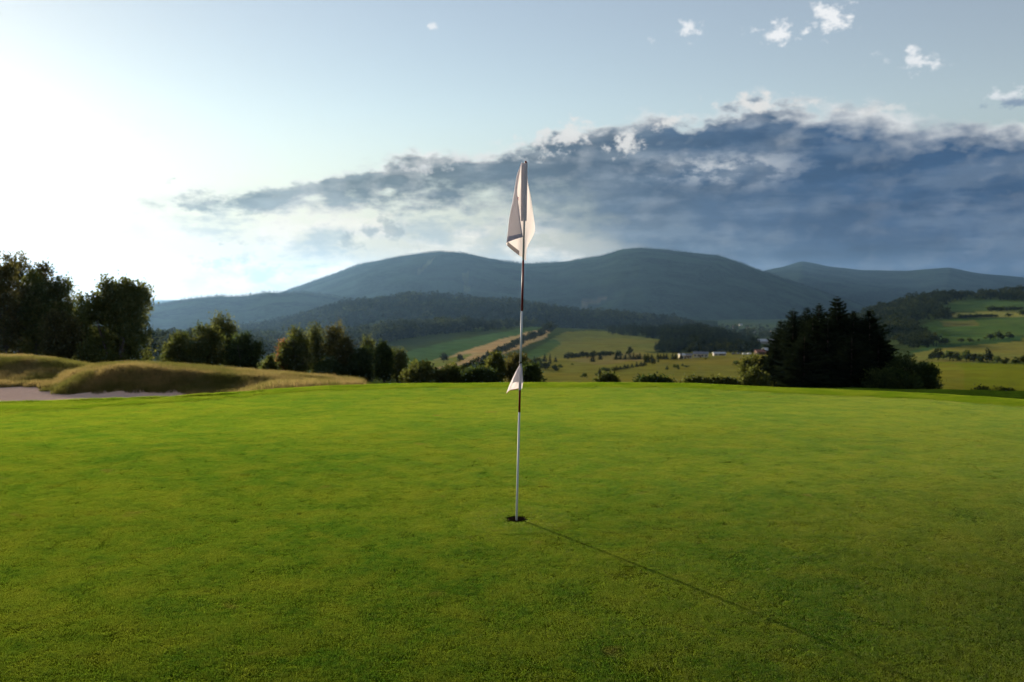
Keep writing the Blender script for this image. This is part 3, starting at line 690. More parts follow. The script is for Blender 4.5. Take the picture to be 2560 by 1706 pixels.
# third clump
tree_at('broadleaf_tree', 742, 130, 824, 72, 'broad dark tree at the left end of the third clump', 'round', 150, 'leaf')
tree_at('broadleaf_tree', 712, 131, 858, 30, 'reddening narrow tree on the left edge of the third clump', 'column', 151, 'leaf_autumn')
tree_at('birch_tree', 790, 133, 817, 42, 'birch with twin tips in the middle of the third clump', 'birch', 152, 'leaf_birch')
tree_at('birch_tree', 838, 130, 812, 54, 'tallest birch of the third clump', 'birch', 153, 'leaf_brown')
tree_at('broadleaf_tree', 862, 127, 850, 50, 'brownish tree hugging the tallest birch on its right', 'round', 154, 'leaf_brown')
tree_at('broadleaf_tree', 822, 124, 892, 90, 'low dark tree at the foot of the third clump', 'bush', 155, 'leaf_dark')
tree_at('birch_tree', 920, 136, 844, 34, 'thin pale birch behind the bush next to the dark column tree', 'birch', 156, 'leaf_birch')
tree_at('broadleaf_tree', 906, 126, 878, 62, 'bushy green tree left of the dark column tree', 'round', 157, 'leaf_dark')
tree_at('column_tree', 960, 120, 865, 44, 'dense dark column-shaped tree with a bare stem', 'column', 158, 'leaf_dark')
tree_at('birch_tree', 998, 128, 880, 26, 'wispy pale young birch right of the dark column tree', 'birch', 159, 'leaf_birch')
# bushes behind the green
tree_at('bush', 1049, 122, 901, 86, 'wide dark bush, first of the round bushes left of the flag', 'bush', 160, 'leaf', cat='bush')
tree_at('bush', 1126, 122, 908, 72, 'dark round bush, second of those left of the flag', 'bush', 161, 'leaf', cat='bush')
tree_at('bush', 1198, 116, 921, 78, 'low wide dark bush just left of the flag', 'bush', 162, 'leaf_dark', cat='bush')
tree_at('broadleaf_tree', 1239, 124, 888, 40, 'upright dark tree just left of the small pennant', 'column', 163, 'leaf')
tree_at('broadleaf_tree', 1288, 126, 892, 62, 'brownish bushy tree directly behind the small pennant', 'round', 164, 'leaf_brown')
tree_at('bush', 1326, 112, 908, 48, 'dark bush right of the flagstick at the edge of the green', 'bush', 165, 'leaf_dark', cat='bush')
tree_at('bush', 1517, 105, 938, 32, 'small leafy bush on the far edge of the green, right of the flag', 'bush', 166, 'leaf', cat='bush')
for i, (px, top, w, lb) in enumerate(((1608, 954, 24, 'left part'), (1632, 949, 32, 'middle hump'), (1658, 955, 26, 'right end'))):
    tree_at('bush', px, 100, top, w, 'low dark scrub, %s of the flat thicket along the far edge of the green' % lb, 'bush', 170 + i, 'leaf_dark', cat='bush')
for i, (px, top, w, lb) in enumerate(((1733, 952, 22, 'leftmost'), (1762, 958, 16, 'smallest'), (1785, 954, 16, 'third'), (1803, 951, 16, 'upright'), (1824, 957, 24, 'rightmost'))):
    tree_at('bush', px, 100, top, w, 'tiny weedy bush at the green edge left of the black spruces, %s of five' % lb, 'bush', 180 + i, 'leaf', cat='bush')
tree_at('broadleaf_tree', 1868, 140, 897, 26, 'slender dark tree left of the black spruces', 'birch', 190, 'leaf')
tree_at('broadleaf_tree', 1887, 142, 895, 24, 'small tree with leaning top beside the black spruces', 'birch', 191, 'leaf')
tree_at('bush', 1890, 122, 915, 66, 'tall leafy bush at the left foot of the black spruces', 'bush', 192, 'leaf', cat='bush')
# black spruces on the right
sp = [spruce_data(300 + i, 10.0, 2.6, 46, 9, 'needle', 1.0) for i in range(4)]
for i, (px, top, y, wd, lb) in enumerate(((1952, 800, 138, 84, 'outermost black spruce on the left of the group, low'), (1981, 772, 134, 90, 'black spruce with split tip, second from left of the group'),
        (2014, 768, 140, 84, 'slim black spruce third from left of the group'), (2045, 758, 136, 96, 'black spruce left of the tallest one'), (2090, 741, 138, 110, 'tallest black spruce of the group, thick top'),
        (2068, 792, 128, 104, 'black spruce in front of the tallest one, its tip lower'), (2132, 776, 136, 92, 'black spruce right of the tallest one'), (2172, 772, 134, 110, 'black spruce at the right side of the group, pointed tip'),
        (2195, 822, 130, 90, 'low black spruce at the right flank of the group'), (1936, 858, 130, 60, 'small dark spruce at the left foot of the group'), (2010, 840, 124, 110, 'low wide spruce at the front of the group, left half'), (2128, 836, 124, 110, 'low wide spruce at the front of the group, right half'), (2030, 790, 130, 100, 'dark spruce filling the middle of the group, hidden up to its tip'), (2105, 782, 144, 100, 'dark spruce behind the right half of the group, only its top showing'), (2152, 800, 142, 96, 'dark spruce between the two right-hand tips, set back'))):
    x, yy, z = spot(px, None, y); h = at(px, top, y)[2] - z; R = wd / F0 * y / 2 * 1.75
    plant_tree('spruce_tree', *sp[i % 4], (x, yy, z), (R / 2.6, R / 2.6, h / 10.0), i * 1.3, lb, 'spruce', 'black spruces right of the green')
tree_at('bush', 2258, 128, 872, 110, 'big dark bush merging into the spruces on their right', 'bush', 193, 'leaf_dark', cat='bush')
tree_at('bush', 2312, 126, 900, 84, 'dark rounded bush at the right end of the spruce group', 'bush', 194, 'leaf_dark', cat='bush')
tree_at('bush', 2230, 120, 915, 120, 'low black thicket under the right side of the spruce group', 'bush', 195, 'leaf_dark', cat='bush')
for i, (px, top, w, lb) in enumerate(((2458, 975, 36, 'left one of the two low bushes'), (2518, 974, 40, 'right one of the two low bushes'))):
    tree_at('bush', px, 110, top, w, lb + ' at the green edge on the far right', 'bush', 196 + i, 'leaf', cat='bush')

# ------------------------------------------------------------------ small trees further off: one mesh each, shared
def small_broad(seed, n=150, lm='wood'):
    rng = np.random.RandomState(seed); lob = [(rng.normal(0, .16), rng.normal(0, .16), 0.22 + 0.48 * rng.rand(), 0.26, 0.26, 0.2) for _ in range(7)] + [(0, 0, 0.72, 0.26, 0.26, 0.22)]
    V, Fq, c, P = crown(rng, lob, n // 3, 9, 0.075, 0.07, 0.2, 0.6)
    t = np.array([(-.03, -.03, -.08), (.03, -.03, -.08), (.02, 0, .5), (-.02, 0, .5), (0, -.03, -.08), (0, .03, -.08), (0, .02, .5), (0, -.02, .5)])
    V = np.vstack([V, t]); Fq = np.vstack([Fq, np.array([[0, 1, 2, 3], [4, 5, 6, 7]]) + len(V) - 8]); c = np.vstack([c, np.zeros((8, 3))])
    return V, Fq, c
def small_spruce(seed, wh=13, nb=7):
    rng = np.random.RandomState(seed); V = []; c = []
    for i in range(wh):
        t = 0.03 + 0.95 * i / wh; L = 0.27 * (1 - t) ** 0.85 * (0.8 + 0.4 * rng.rand()) + 0.012
        for j in range(nb):
            a = 6.283 * (j + rng.rand()) / nb; u = np.array((math.cos(a), math.sin(a), 0)); w = np.array((-u[1], u[0], 0)); p = np.array((0, 0, t + 0.04)); q = u * L + np.array((0, 0, t - 0.05 * (1 - t)))
            V += [p, q - w * L * 0.42, q + u * L * 0.1 - np.array((0, 0, .02)), q + w * L * 0.42]; c += [np.clip(rng.normal(.15, .12), 0, 1)] * 4
    V += [np.array(q) for q in ((-.02, 0, -.08), (.02, 0, -.08), (.004, 0, .98), (-.004, 0, .98))]; c += [0] * 4
    V = np.array(V); c = np.array(c); return V, np.arange(len(V)).reshape(-1, 4), np.stack([c] * 3, 1)
SB = [small_broad(500 + i) for i in range(6)]; SS = [small_spruce(520 + i) for i in range(4)]
SBM = [mesh('small_tree', *a[:2], M['wood'], False, a[2]) for a in SB]
SBD = [mesh('small_tree', *a[:2], M['leaf_dark'], False, a[2]) for a in SB[:3]]
SSM = [mesh('small_spruce', *a[:2], M['wood'], False, a[2] * 0.5) for a in SS]
_n = [0]
ORD = 'first second third fourth fifth sixth seventh eighth ninth tenth eleventh twelfth'.split()
def small(px, base, top, w, label, kind='b', group=None, cat=None, y=None, ymin=90):
    if y is None: x, yy, z = hit(px, base, ymin)
    else: x, yy, z = spot(px, None, y)
    _n[0] += 1; i = _n[0]; h = max(0.6, (base - top) / F0 * yy); ww = w / F0 * yy
    if kind == 's': put('young_spruce', SSM[i % 4], None, (x, yy, z), i * 1.7, (ww / .5, ww / .5, h), label, cat or 'spruce', group)
    elif kind == 'd': put('small_tree', SBD[i % 3], None, (x, yy, z), i * 1.7, (ww / .75, ww / .75, h), label, cat or 'tree', group)
    else: put('small_tree', SBM[i % 6], None, (x, yy, z), i * 1.7, (ww / .75, ww / .75, h), label, cat or 'tree', group)
# golf slope beyond the green
small(1461, 947, 930, 13, 'lone round little tree on the golf slope right of the flag', 'd')
small(1490, 941, 932, 7, 'tiny bushy tree left of the pointed spruce on the golf slope', 'd')
small(1499, 936, 918, 12, 'pointed young spruce at the lower end of the diagonal spruce row', 's')
small(1514, 932, 916, 22, 'round bushy tree at the lower end of the diagonal spruce row', 'd')
for i in range(9):
    t = i / 8.0; small(1532 + 78 * t + rg.normal(0, 1.5), 928 - 13 * t, 915 - 15 * t + 4 * rg.rand(), 10 + 5 * rg.rand(), 'young spruce in the diagonal row climbing the golf slope', 's', 'diagonal row of young spruces on the golf slope')
small(1617, 911, 888, 16, 'taller leafy tree at the upper end of the diagonal spruce row', 'b'); small(1632, 913, 896, 14, 'leafy tree just right of the upper end of the diagonal row', 'b')
small(1482, 905, 885, 15, 'dark single spruce on the bright strip of the golf slope', 's'); small(1501, 900, 884, 16, 'dark spruce right beside the single spruce on the bright strip', 's')
for px, b, t, w, lb in ((1668, 927, 915, 7, 'leftmost of three small upright trees mid-slope'), (1686, 922, 909, 6, 'middle of three small upright trees mid-slope'), (1694, 925, 910, 8, 'rightmost of three small upright trees mid-slope'),
                        (1706, 918, 909, 6, 'tiny tree at the head of a long shadow mid-slope'), (1716, 919, 913, 12, 'low shrub at the start of a long shadow mid-slope'), (1643, 935, 928, 4, 'tiniest lone sapling on the lower golf slope'), (1645, 908, 897, 5, 'thin small tree below the dark spruce hedge'),
                        (1841, 915, 899, 16, 'lone bushy tree on the golf slope left of the black spruces'), (1766, 899, 895, 6, 'dot-sized shrub below the white buildings'), (1430, 913, 909, 6, 'dot-sized shrub on the upper golf slope')):
    small(px, b, t, w, lb, 'd')
for px, b, t, w, k in ((1327, 922, 898, 18, 'b'), (1336, 925, 888, 14, 's'), (1350, 926, 902, 16, 'b'), (1364, 927, 902, 22, 'b'), (1362, 905, 884, 14, 's'), (1375, 910, 883, 11, 's'), (1389, 905, 889, 11, 's'), (1387, 928, 911, 16, 'd'), (1400, 921, 911, 12, 'd'), (1315, 915, 886, 12, 's'), (1345, 912, 893, 14, 'b')):
    small(px, b, t, w, 'small tree in the little copse right of the flagstick', k, 'copse right of the flagstick')
for i, (px, b, t, w) in enumerate(((1170, 930, 905, 26), (1192, 925, 890, 22), (1215, 922, 893, 24), (1160, 935, 912, 22), (1235, 915, 886, 18), (1180, 938, 915, 26))):
    small(px, b, t, w, 'grey-green tree in the hazy thicket left of the flag', 'b', 'hazy thicket left of the flag')
# hedges
for i in range(26):
    t = i / 25.0; px = 1206 + 178 * t + rg.normal(0, 2); small(px, 905 - 79 * t + rg.normal(0, 1), 905 - 79 * t - 14 - 8 * rg.rand() - (10 if i in (22, 23) else 0), 14 + 6 * rg.rand(), 'small tree in the diagonal hedgerow beside the stubble field', 'b', 'diagonal hedgerow beside the stubble field', ymin=420)
for i in range(12):
    px = 1420 + 9.6 * i + rg.normal(0, 1.5); small(px, 898 - i * 0.7, 884 - 4 * rg.rand() - i * .5, 13 + 5 * rg.rand(), 'small tree in the hedge at the foot of the large field', 'b', 'hedge at the foot of the large field', ymin=300)
for i in range(17):
    px = 1542 + 9.8 * i + rg.normal(0, 2.2); small(px, 900 - 0.1 * i, 884 - 5 * rg.rand() + 3 * rg.rand(), 11 + 5 * rg.rand(), 'dark young spruce in the straight hedge-like row before the white buildings', 's', 'straight dark spruce row', ymin=300)
small(1573, 890, 866, 14, 'taller tree poking above the straight dark spruce row', 'b'); small(1546, 892, 876, 16, 'bushy tree at the left end of the straight dark spruce row', 'b')
small(1109, 905, 883, 21, 'single roundish tree on the field left of the flag', 'b'); small(1150, 907, 881, 14, 'ragged single tree on the stubble field left of the flag', 'b')
for i, (px, b, t, w) in enumerate(((1725, 884, 862, 18), (1742, 884, 852, 22), (1760, 884, 862, 18), (1775, 883, 858, 20), (1792, 883, 856, 18), (1808, 884, 848, 22), (1826, 884, 855, 18), (1846, 882, 848, 22), (1866, 882, 850, 20), (1880, 882, 852, 14))):
    small(px, b, t, w, 'olive broadleaf tree behind the white buildings', 'b', 'olive trees behind the white buildings', ymin=300)
# right-hand side
for i, (px, b, t, w) in enumerate(((2346, 902, 871, 32), (2374, 903, 872, 22), (2392, 904, 880, 18), (2416, 905, 876, 26), (2434, 906, 883, 17), (2451, 907, 884, 20), (2469, 908, 872, 21), (2493, 910, 886, 17), (2516, 912, 893, 16), (2538, 913, 893, 17), (2562, 914, 888, 22), (2331, 900, 884, 18))):
    small(px, b, t, w, 'dark tree in the line above the right-hand meadow', 'd' if i % 2 else 'b', 'tree line above the right-hand meadow', ymin=250)
for px, b, t, w, lb in ((2362, 862, 846, 24, 'dark rounded tree, leftmost on the field edge of the right hillside'), (2402, 858, 843, 16, 'second round tree along the field edge of the right hillside'), (2424, 857, 844, 14, 'third round tree along the field edge of the right hillside'), (2447, 854, 847, 7, 'tiny shrub on the field edge of the right hillside'),
                        (2475, 852, 830, 18, 'left one of three tall trees on the right hillside field edge'), (2495, 851, 826, 22, 'middle one of three tall trees on the right hillside field edge'), (2522, 848, 830, 20, 'right one of three tall trees on the right hillside field edge'),
                        (2521, 793, 782, 13, 'lone round tree on the pale strip of the right hillside'), (2556, 790, 774, 16, 'tree at the right picture edge on the pale strip')):
    small(px, b, t, w, lb, 'd', ymin=700)
for i in range(11): small(2398 + 9 * i, 797 - .3 * i, 786 - 2 * rg.rand(), 13, 'tree in the lower hedge across the right hillside', 'd', 'lower hedge on the right hillside', ymin=900)
for i in range(10): small(2472 + 9 * i, 780 - .4 * i, 767 - 3 * rg.rand(), 14, 'tree in the upper hedge across the right hillside', 'd', 'upper hedge on the right hillside', ymin=900)

bygroup = {}
for o in list(COL.objects):
    if o.parent is None and o.get('group') and o.name.startswith(('small_tree', 'young_spruce')): bygroup.setdefault(o['group'], []).append(o)
for g_, os_ in bygroup.items():
    if len(os_) <= 12:
        for i, o in enumerate(sorted(os_, key=lambda q: q.location.x / q.location.y)): o['label'] = o['label'] + ', ' + ORD[i] + ' from the left'

# ------------------------------------------------------------------ distant woods (nobody could count them)
def forest(name, P, hs, protos, label, seed=0, wid=1.0, tint=1.0):
    rng = np.random.RandomState(seed); Vs = []; Fs = []; Cs = []; n = 0; big = fbm(P[:, 0] / 90.0, P[:, 1] / 160.0, 3); hs = hs * np.clip(1.0 + 1.5 * big, 0.55, 1.7); k = rng.randint(len(protos), size=len(P))
    for q, (V, Fq, c) in enumerate(protos):
        i = np.nonzero(k == q)[0]
        if not len(i): continue
        a = rng.rand(len(i)) * 6.283; ca, sa = np.cos(a)[:, None], np.sin(a)[:, None]; h = hs[i][:, None]; w = h * wid
        x = (V[None, :, 0] * ca - V[None, :, 1] * sa) * w + P[i, 0:1]; y = (V[None, :, 0] * sa + V[None, :, 1] * ca) * w + P[i, 1:2]; z = V[None, :, 2] * h + P[i, 2:3]
        Vs.append(np.stack([x, y, z], -1).reshape(-1, 3)); Fs.append((Fq[None] + (np.arange(len(i)) * len(V))[:, None, None]).reshape(-1, 4) + n)
        t = np.clip(c[None, :, :] + rng.normal(0, 0.16, (len(i), 1, 1)), 0, 1) * tint * np.clip(1 + 3.5 * fbm(P[i, 0] / 60.0 + 40, P[i, 1] / 110.0, 3), 0.15, 2.6)[:, None, None]; Cs.append(t.reshape(-1, 3)); n += len(i) * len(V)
    put(name, mesh(name, np.vstack(Vs), np.vstack(Fs), M['wood'], False, np.vstack(Cs)), kind='stuff', label=label, cat='wood')
FB = [small_broad(600 + i, 36) for i in range(4)]; FS = [small_spruce(620 + i, 7, 5) for i in range(3)]
def in_px(poly, n, seed, ymin):           # scatter feet over the land seen inside an outline
    rng = np.random.RandomState(seed); poly = np.array(poly, float); lo, hi = poly.min(0), poly.max(0); out = []
    Y = np.exp(np.linspace(math.log(ymin), math.log(4200), 420))
    q = lo + rng.rand(n * 6, 2) * (hi - lo); q = q[inpoly(q[:, 0], q[:, 1], poly.tolist())][:n]
    for px, row in q:
        rx, rz = ray(px, row); z = H(rx * Y, Y); ok = np.nonzero(EYE + rz * Y <= z)[0]
        if len(ok): i = ok[0]; out.append((rx * Y[i], Y[i], z[i] - 0.5))
    return np.array(out)
rf = np.random.RandomState(5)
P = in_px([(850, 882), (900, 872), (1000, 850), (1090, 838), (1160, 832), (1300, 822), (1385, 817), (1520, 822), (1520, 812), (1300, 808), (1100, 812), (960, 822), (880, 838), (820, 862), (800, 880)], 1150, 41, 1250)
forest('forest', P, 15 + 7 * rf.rand(len(P)), FB + FS[:1], 'dark mixed wood across the slope above the left fields', 41)
P = in_px([(1520, 838), (1600, 843), (1665, 852), (1632, 884), (1700, 884), (1720, 880), (1890, 884), (1900, 862), (1850, 850), (1780, 838), (1700, 832), (1600, 826), (1520, 824)], 900, 42, 800)
forest('forest', P, 11 + 6 * rf.rand(len(P)) + 9 * np.exp(-((to_px(P[:, 0], P[:, 1], P[:, 2])[0] - 1745) / 75.0) ** 2), FS + FB[:1], 'dark spruce wood behind the white buildings', 42, 1.0, 0.3)
P = in_px([(2060, 900), (2120, 868), (2200, 850), (2290, 872), (2345, 868), (2310, 838), (2270, 815), (2330, 800), (2395, 797), (2340, 775), (2375, 757), (2430, 748), (2560, 755), (2700, 752), (2700, 722), (2450, 716), (2300, 722), (2180, 745), (2100, 775), (2060, 800)], 1700, 43, 850)
forest('forest', P, 13 + 7 * rf.rand(len(P)), FB, 'mixed wood covering the round hill on the right', 43, 1.0, 0.5)
P = in_px([(1500, 815), (1600, 812), (1760, 830), (1900, 850), (1960, 850), (2100, 800), (2080, 785), (1900, 780), (1700, 778), (1560, 785), (1480, 795)], 700, 44, 2000)
forest('forest', P, 14 + 8 * rf.rand(len(P)), FB + FS[:1], 'hazy patches of wood on the valley floor below the mountain', 44)
P = in_px([(-300, 925), (380, 905), (440, 900), (640, 900), (700, 888), (850, 884), (800, 840), (600, 838), (300, 842), (-300, 850)], 1500, 48, 500)
forest('forest', P, 13 + 7 * rf.rand(len(P)), FB + FS[:1], 'hazy wood on the valley slope behind the left-hand trees', 48)
def on_ridge(G, n, seed, v0, v1, jit):
    rng = np.random.RandomState(seed); u = rng.rand(n) * (G.shape[0] - 1.01); v = (v0 + (v1 - v0) * rng.rand(n)) * (G.shape[1] - 1.01)
    i = u.astype(int); j = v.astype(int); fu = (u - i)[:, None]; fv = (v - j)[:, None]
    return (G[i, j] * (1 - fv) + G[i, j + 1] * fv) * (1 - fu) + (G[i + 1, j] * (1 - fv) + G[i + 1, j + 1] * fv) * fu
P = on_ridge(G_HILL, 5200, 45, 0.10, 0.54, 0); pq = to_px(P[:, 0], P[:, 1], P[:, 2]); P = P[~inpoly(pq[0] / K, pq[1] / K, [(820, 752), (870, 738), (950, 735), (1000, 738), (900, 752), (850, 764)])]
forest('forest', P, 14 + 8 * rf.rand(len(P)), [small_broad(640, 18), small_broad(641, 18), small_spruce(642, 4, 4)], 'hazy wood on the low hill before the mountain', 45)
SP6 = [small_spruce(650, 2, 4)]
P = on_ridge(G_LEFT, 3000, 46, 0.40, 0.52, 0); forest('forest', P, 14 + 8 * rf.rand(len(P)), SP6, 'spiky tree tops along the left wooded ridge', 46, 1.6)
P = on_ridge(G_MTN, 5000, 47, 0.47, 0.51, 0); forest('forest', P, 11 + 6 * rf.rand(len(P)), SP6, 'tree tops along the mountain skyline', 47, 2.0)

# ------------------------------------------------------------------ buildings on the far side of the slope
def gable(name, px, row, w, d, hw, hr, wall, roof, label, rz=0.0, win=3, y=None, cat='building'):
    x, yy, z = hit(px, row, 300) if y is None else spot(px, None, y)
    e = put(name, None, None, (x, yy, z - 0.2), rz, 1.0, label, cat)
    b = MB(); V = [(-w / 2, -d / 2, 0), (w / 2, -d / 2, 0), (w / 2, d / 2, 0), (-w / 2, d / 2, 0), (-w / 2, -d / 2, hw), (w / 2, -d / 2, hw), (w / 2, d / 2, hw), (-w / 2, d / 2, hw), (-w / 2, 0, hw + hr), (w / 2, 0, hw + hr)]
    b.add(V, [[0, 1, 5, 4], [2, 3, 7, 6], [1, 2, 6, 5], [3, 0, 4, 7], [5, 6, 9, 9], [7, 4, 8, 8]]); put('wall', b.mesh('wall', M[wall], False), e)
    r = MB(); o = 0.4; k = hr / (d / 2)
    for s in (-1, 1):
        y0 = s * (d / 2 + o); zl = hw - k * o
        q = [(-w / 2 - o, y0, zl), (w / 2 + o, y0, zl), (w / 2 + o, 0, hw + hr), (-w / 2 - o, 0, hw + hr)]
        V = [(a, bb, c + 0.03) for a, bb, c in q] + [(a, bb, c + 0.2) for a, bb, c in q]
        r.add(V, [[3, 2, 1, 0], [4, 5, 6, 7], [0, 1, 5, 4], [1, 2, 6, 5], [2, 3, 7, 6], [3, 0, 4, 7]])
    put('roof', r.mesh('roof', M[roof], False), e)
    wm = MB(); wm.box((0, 0, 0), (1.1, 0.08, 1.2)); wmm = wm.mesh('window', M['glass'], False)
    for i in range(win): put('window', wmm, e, ((i + 0.5) / win * w - w / 2 + (0.9 if i == 0 else 0) * 0, -d / 2 - 0.05, hw * 0.55))
    dm = MB(); dm.box((0, 0, 0), (1.0, 0.08, 2.0)); put('door', dm.mesh('door', M['timber'], False), e, (w * 0.5 / max(win, 1) * (0.0 if win % 2 == 0 else 1.0), -d / 2 - 0.05, 1.0))
    return e
gable('hut', 1704, 897, 3.6, 4.0, 2.9, 0.9, 'cream', 'tin', 'small cream hut at the right end of the dark spruce row', 0.2, 1)
gable('building', 1721, 896, 5.2, 4.0, 2.6, 0.8, 'plaster', 'slate', 'low white building with grey roof, next to the cream hut', -0.1, 2)
gable('building', 1752, 894, 10.5, 5.5, 3.0, 1.2, 'plaster', 'slate', 'longest white building below the olive trees', -0.25, 4)
gable('building', 1798, 889, 10.0, 5.0, 1.9, 0.9, 'plaster', 'tin', 'low pale shed in the grass right of the long white building', 0.05, 3)
gable('house', 1899, 887, 7.5, 6.5, 2.8, 1.6, 'timber', 'tile', 'brown timber house beside the black spruces', 0.15, 3, cat='house')
gable('house', 1918, 886, 8.5, 7.0, 4.0, 2.0, 'timber', 'tin', 'dark house with a pale metal roof half behind the black spruces', 0.4, 2, cat='house')
gable('house', 1914, 860, 26, 10, 4.5, 3.0, 'plaster', 'tin', 'long white farmhouse in the valley left of the black spruces', 0.1, 6, cat='house')
def car(px, row, mt, label, group=None):
    x, y, z = hit(px, row, 300); e = put('parked_car', None, None, (x, y, z), 0.1 * (px % 5 - 2), 1.0, label, 'car', group)
    b = MB(); pr = [(-2.1, .35), (2.1, .35), (2.15, .75), (1.2, .95), (.6, 1.42), (-1.1, 1.45), (-1.9, 1.0), (-2.15, .8)]
    n = len(pr); V = [(a, -0.85, c) for a, c in pr] + [(a, 0.85, c) for a, c in pr]
    me = bpy.data.meshes.new('body'); me.from_pydata(V, [], [list(range(n))[::1], list(range(2 * n - 1, n - 1, -1))] + [[i, i + n, (i + 1) % n + n, (i + 1) % n] for i in range(n)]); me.materials.append(M[mt]); put('body', me, e)
    g = MB(); g.box((-0.2, 0, 1.18), (1.5, 1.74, 0.3)); put('window', g.mesh('window', M['glass'], False), e)
    for sx in (-1.35, 1.35):
        for sy in (-0.8, 0.8):
            t = MB(); t.tube([(sx, sy - 0.1, .32), (sx, sy + 0.1, .32)], .32, 10); put('wheel', t.mesh('wheel', M['black']), e)
for px, row, mt, lb in ((1835, 887, 'car_dark', 'dark car parked left of the white cars near the timber house'), (1848, 886, 'car_dark', 'dark car parked second from left near the timber house'), (1862, 887, 'car_white', 'left one of the white cars near the timber house'), (1874, 887, 'car_white', 'right one of the white cars near the timber house')):
    car(px, row, mt, lb)
# village far down the valley
for i, (px, row, c, rf_) in enumerate(((1835, 822, 'plaster', 'tile'), (1850, 815, 'plaster', 'slate'), (1868, 825, 'cream', 'tile'), (1885, 832, 'plaster', 'slate'), (1902, 828, 'plaster', 'tile'), (1925, 836, 'cream', 'tile'), (1860, 833, 'plaster', 'slate'), (1735, 806, 'plaster', 'tile'), (1680, 812, 'cream', 'slate'))):
    x, y, z = hit(px, row, 1700)
    gable('village_house', px, row, 14, 10, 6, 4, c, rf_, 'pale hazy house in the far valley village, ' + ORD[sorted((1835, 1850, 1868, 1885, 1902, 1925, 1860, 1735, 1680)).index(px)] + ' from the left', 0.3 * i, 3, y=y, cat='house')['group'] = 'far valley village'
# mast on the mountain top
j = int(np.argmin(abs(RIDGE['mountain'][0] - 963))); mx = (963 * K - CX) / F0 * 8800
e = put('transmitter_mast', None, None, (mx, 8800, RIDGE['mountain'][1][j] - 2), 0, 1.0, 'thin mast standing on the mountain skyline', 'mast')
b = MB(); b.tube([(0, 0, 0), (0, 0, 30), (0, 0, 52)], np.array([3.0, 1.8, 0.7]), 8); put('shaft', b.mesh('shaft', M['steel']), e)
b = MB(); b.tube([(0, 0, 28), (0, 0, 32)], 4.0, 10); put('platform', b.mesh('platform', M['steel']), e)

# ------------------------------------------------------------------ the cup and the flagstick
b = MB(); a = np.linspace(0, 2 * math.pi, 48, endpoint=False)
V = np.concatenate([np.stack([np.cos(a) * r, np.sin(a) * r, np.full(48, zz)], 1) for r, zz in ((.0545, .004), (.0535, -.03), (.0535, -.031))]); Fc = np.concatenate([[[i + 48 * k, (i + 1) % 48 + 48 * k, (i + 1) % 48 + 48 * (k + 1), i + 48 * (k + 1)] for i in range(48)] for k in range(2)])
e = put('golf_cup', None, None, (CUP[0], CUP[1], ZC), 0, 1.0, 'dark round hole in the green around the foot of the flagstick', 'golf hole')
put('earth_rim', mesh('earth_rim', V, Fc[:, ::-1], M['soil']), e)
V = np.concatenate([np.stack([np.cos(a) * r, np.sin(a) * r, np.full(48, zz)], 1) for r, zz in ((.0535, -.032), (.0525, -.16), (.006, -.165))]); put('cup_liner', mesh('cup_liner', V, Fc[:, ::-1], M['cup']), e)

FY = float(CUP[1])
foot = np.array((CUP[0], CUP[1], ZC)); tip = at(1314.5, 403, FY)
ax = (tip - foot); LEN = float(np.linalg.norm(ax)); ax /= LEN
stick = put('flagstick', None, None, tuple(foot), 0, 1.0, 'white and red flagstick with a drooping white flag and a small white pennant', 'flagstick')
def along(row):                      # distance up the stick of a noted row
    lo, hi = -0.2, LEN + 0.2
    for _ in range(40):
        m = (lo + hi) / 2; p = foot + ax * m; r = to_px(p[0], p[1], p[2])[1]
        if r > row: lo = m
        else: hi = m
    return lo
PR = 0.0066
def seg(name, s0, s1, m, r=PR, round_top=False):
    t = MB(); ss = [s0, s1] if not round_top else [s0, s1 - .012, s1 - .005, s1 - .001, s1]; rr = [r, r] if not round_top else [r, r, r * .85, r * .5, r * .1]
    t.tube([tuple(ax * s) for s in ss], np.array(rr), 16); return put(name, t.mesh(name, M[m]), stick)
seg('pole', -0.155, along(1031), 'white'); seg('red_band', along(1031), along(909), 'red', PR + .0003); seg('rubber_ring', along(909.5), along(905), 'black', PR + .002)
seg('pole', along(905), along(778), 'white'); seg('red_band', along(778), along(651), 'red', PR + .0003); seg('pole', along(651), along(412), 'white'); seg('tip_cap', along(412), along(402), 'red', PR + .001, True)
def zp(zx, zy, d, reg):              # noted point on an enlarged view of the flag -> position relative to the stick's foot, d metres behind the stick
    x0, y0, k = reg; s = along(y0 + zy / k); yy = FY + ax[1] * s + d; return at(x0 + zx / k, y0 + zy / k, yy) - foot
def resample(c, m):
    c = np.array(c, float); t = np.concatenate([[0], np.cumsum(np.linalg.norm(np.diff(c[:, :2], axis=0), axis=1))]); t /= t[-1]
    o = np.stack([np.interp(np.linspace(0, 1, m), t, c[:, i]) for i in range(3)], 1)
    for _ in range(3): o[1:-1] = (o[:-2] + 2 * o[1:-1] + o[2:]) / 4
    return o
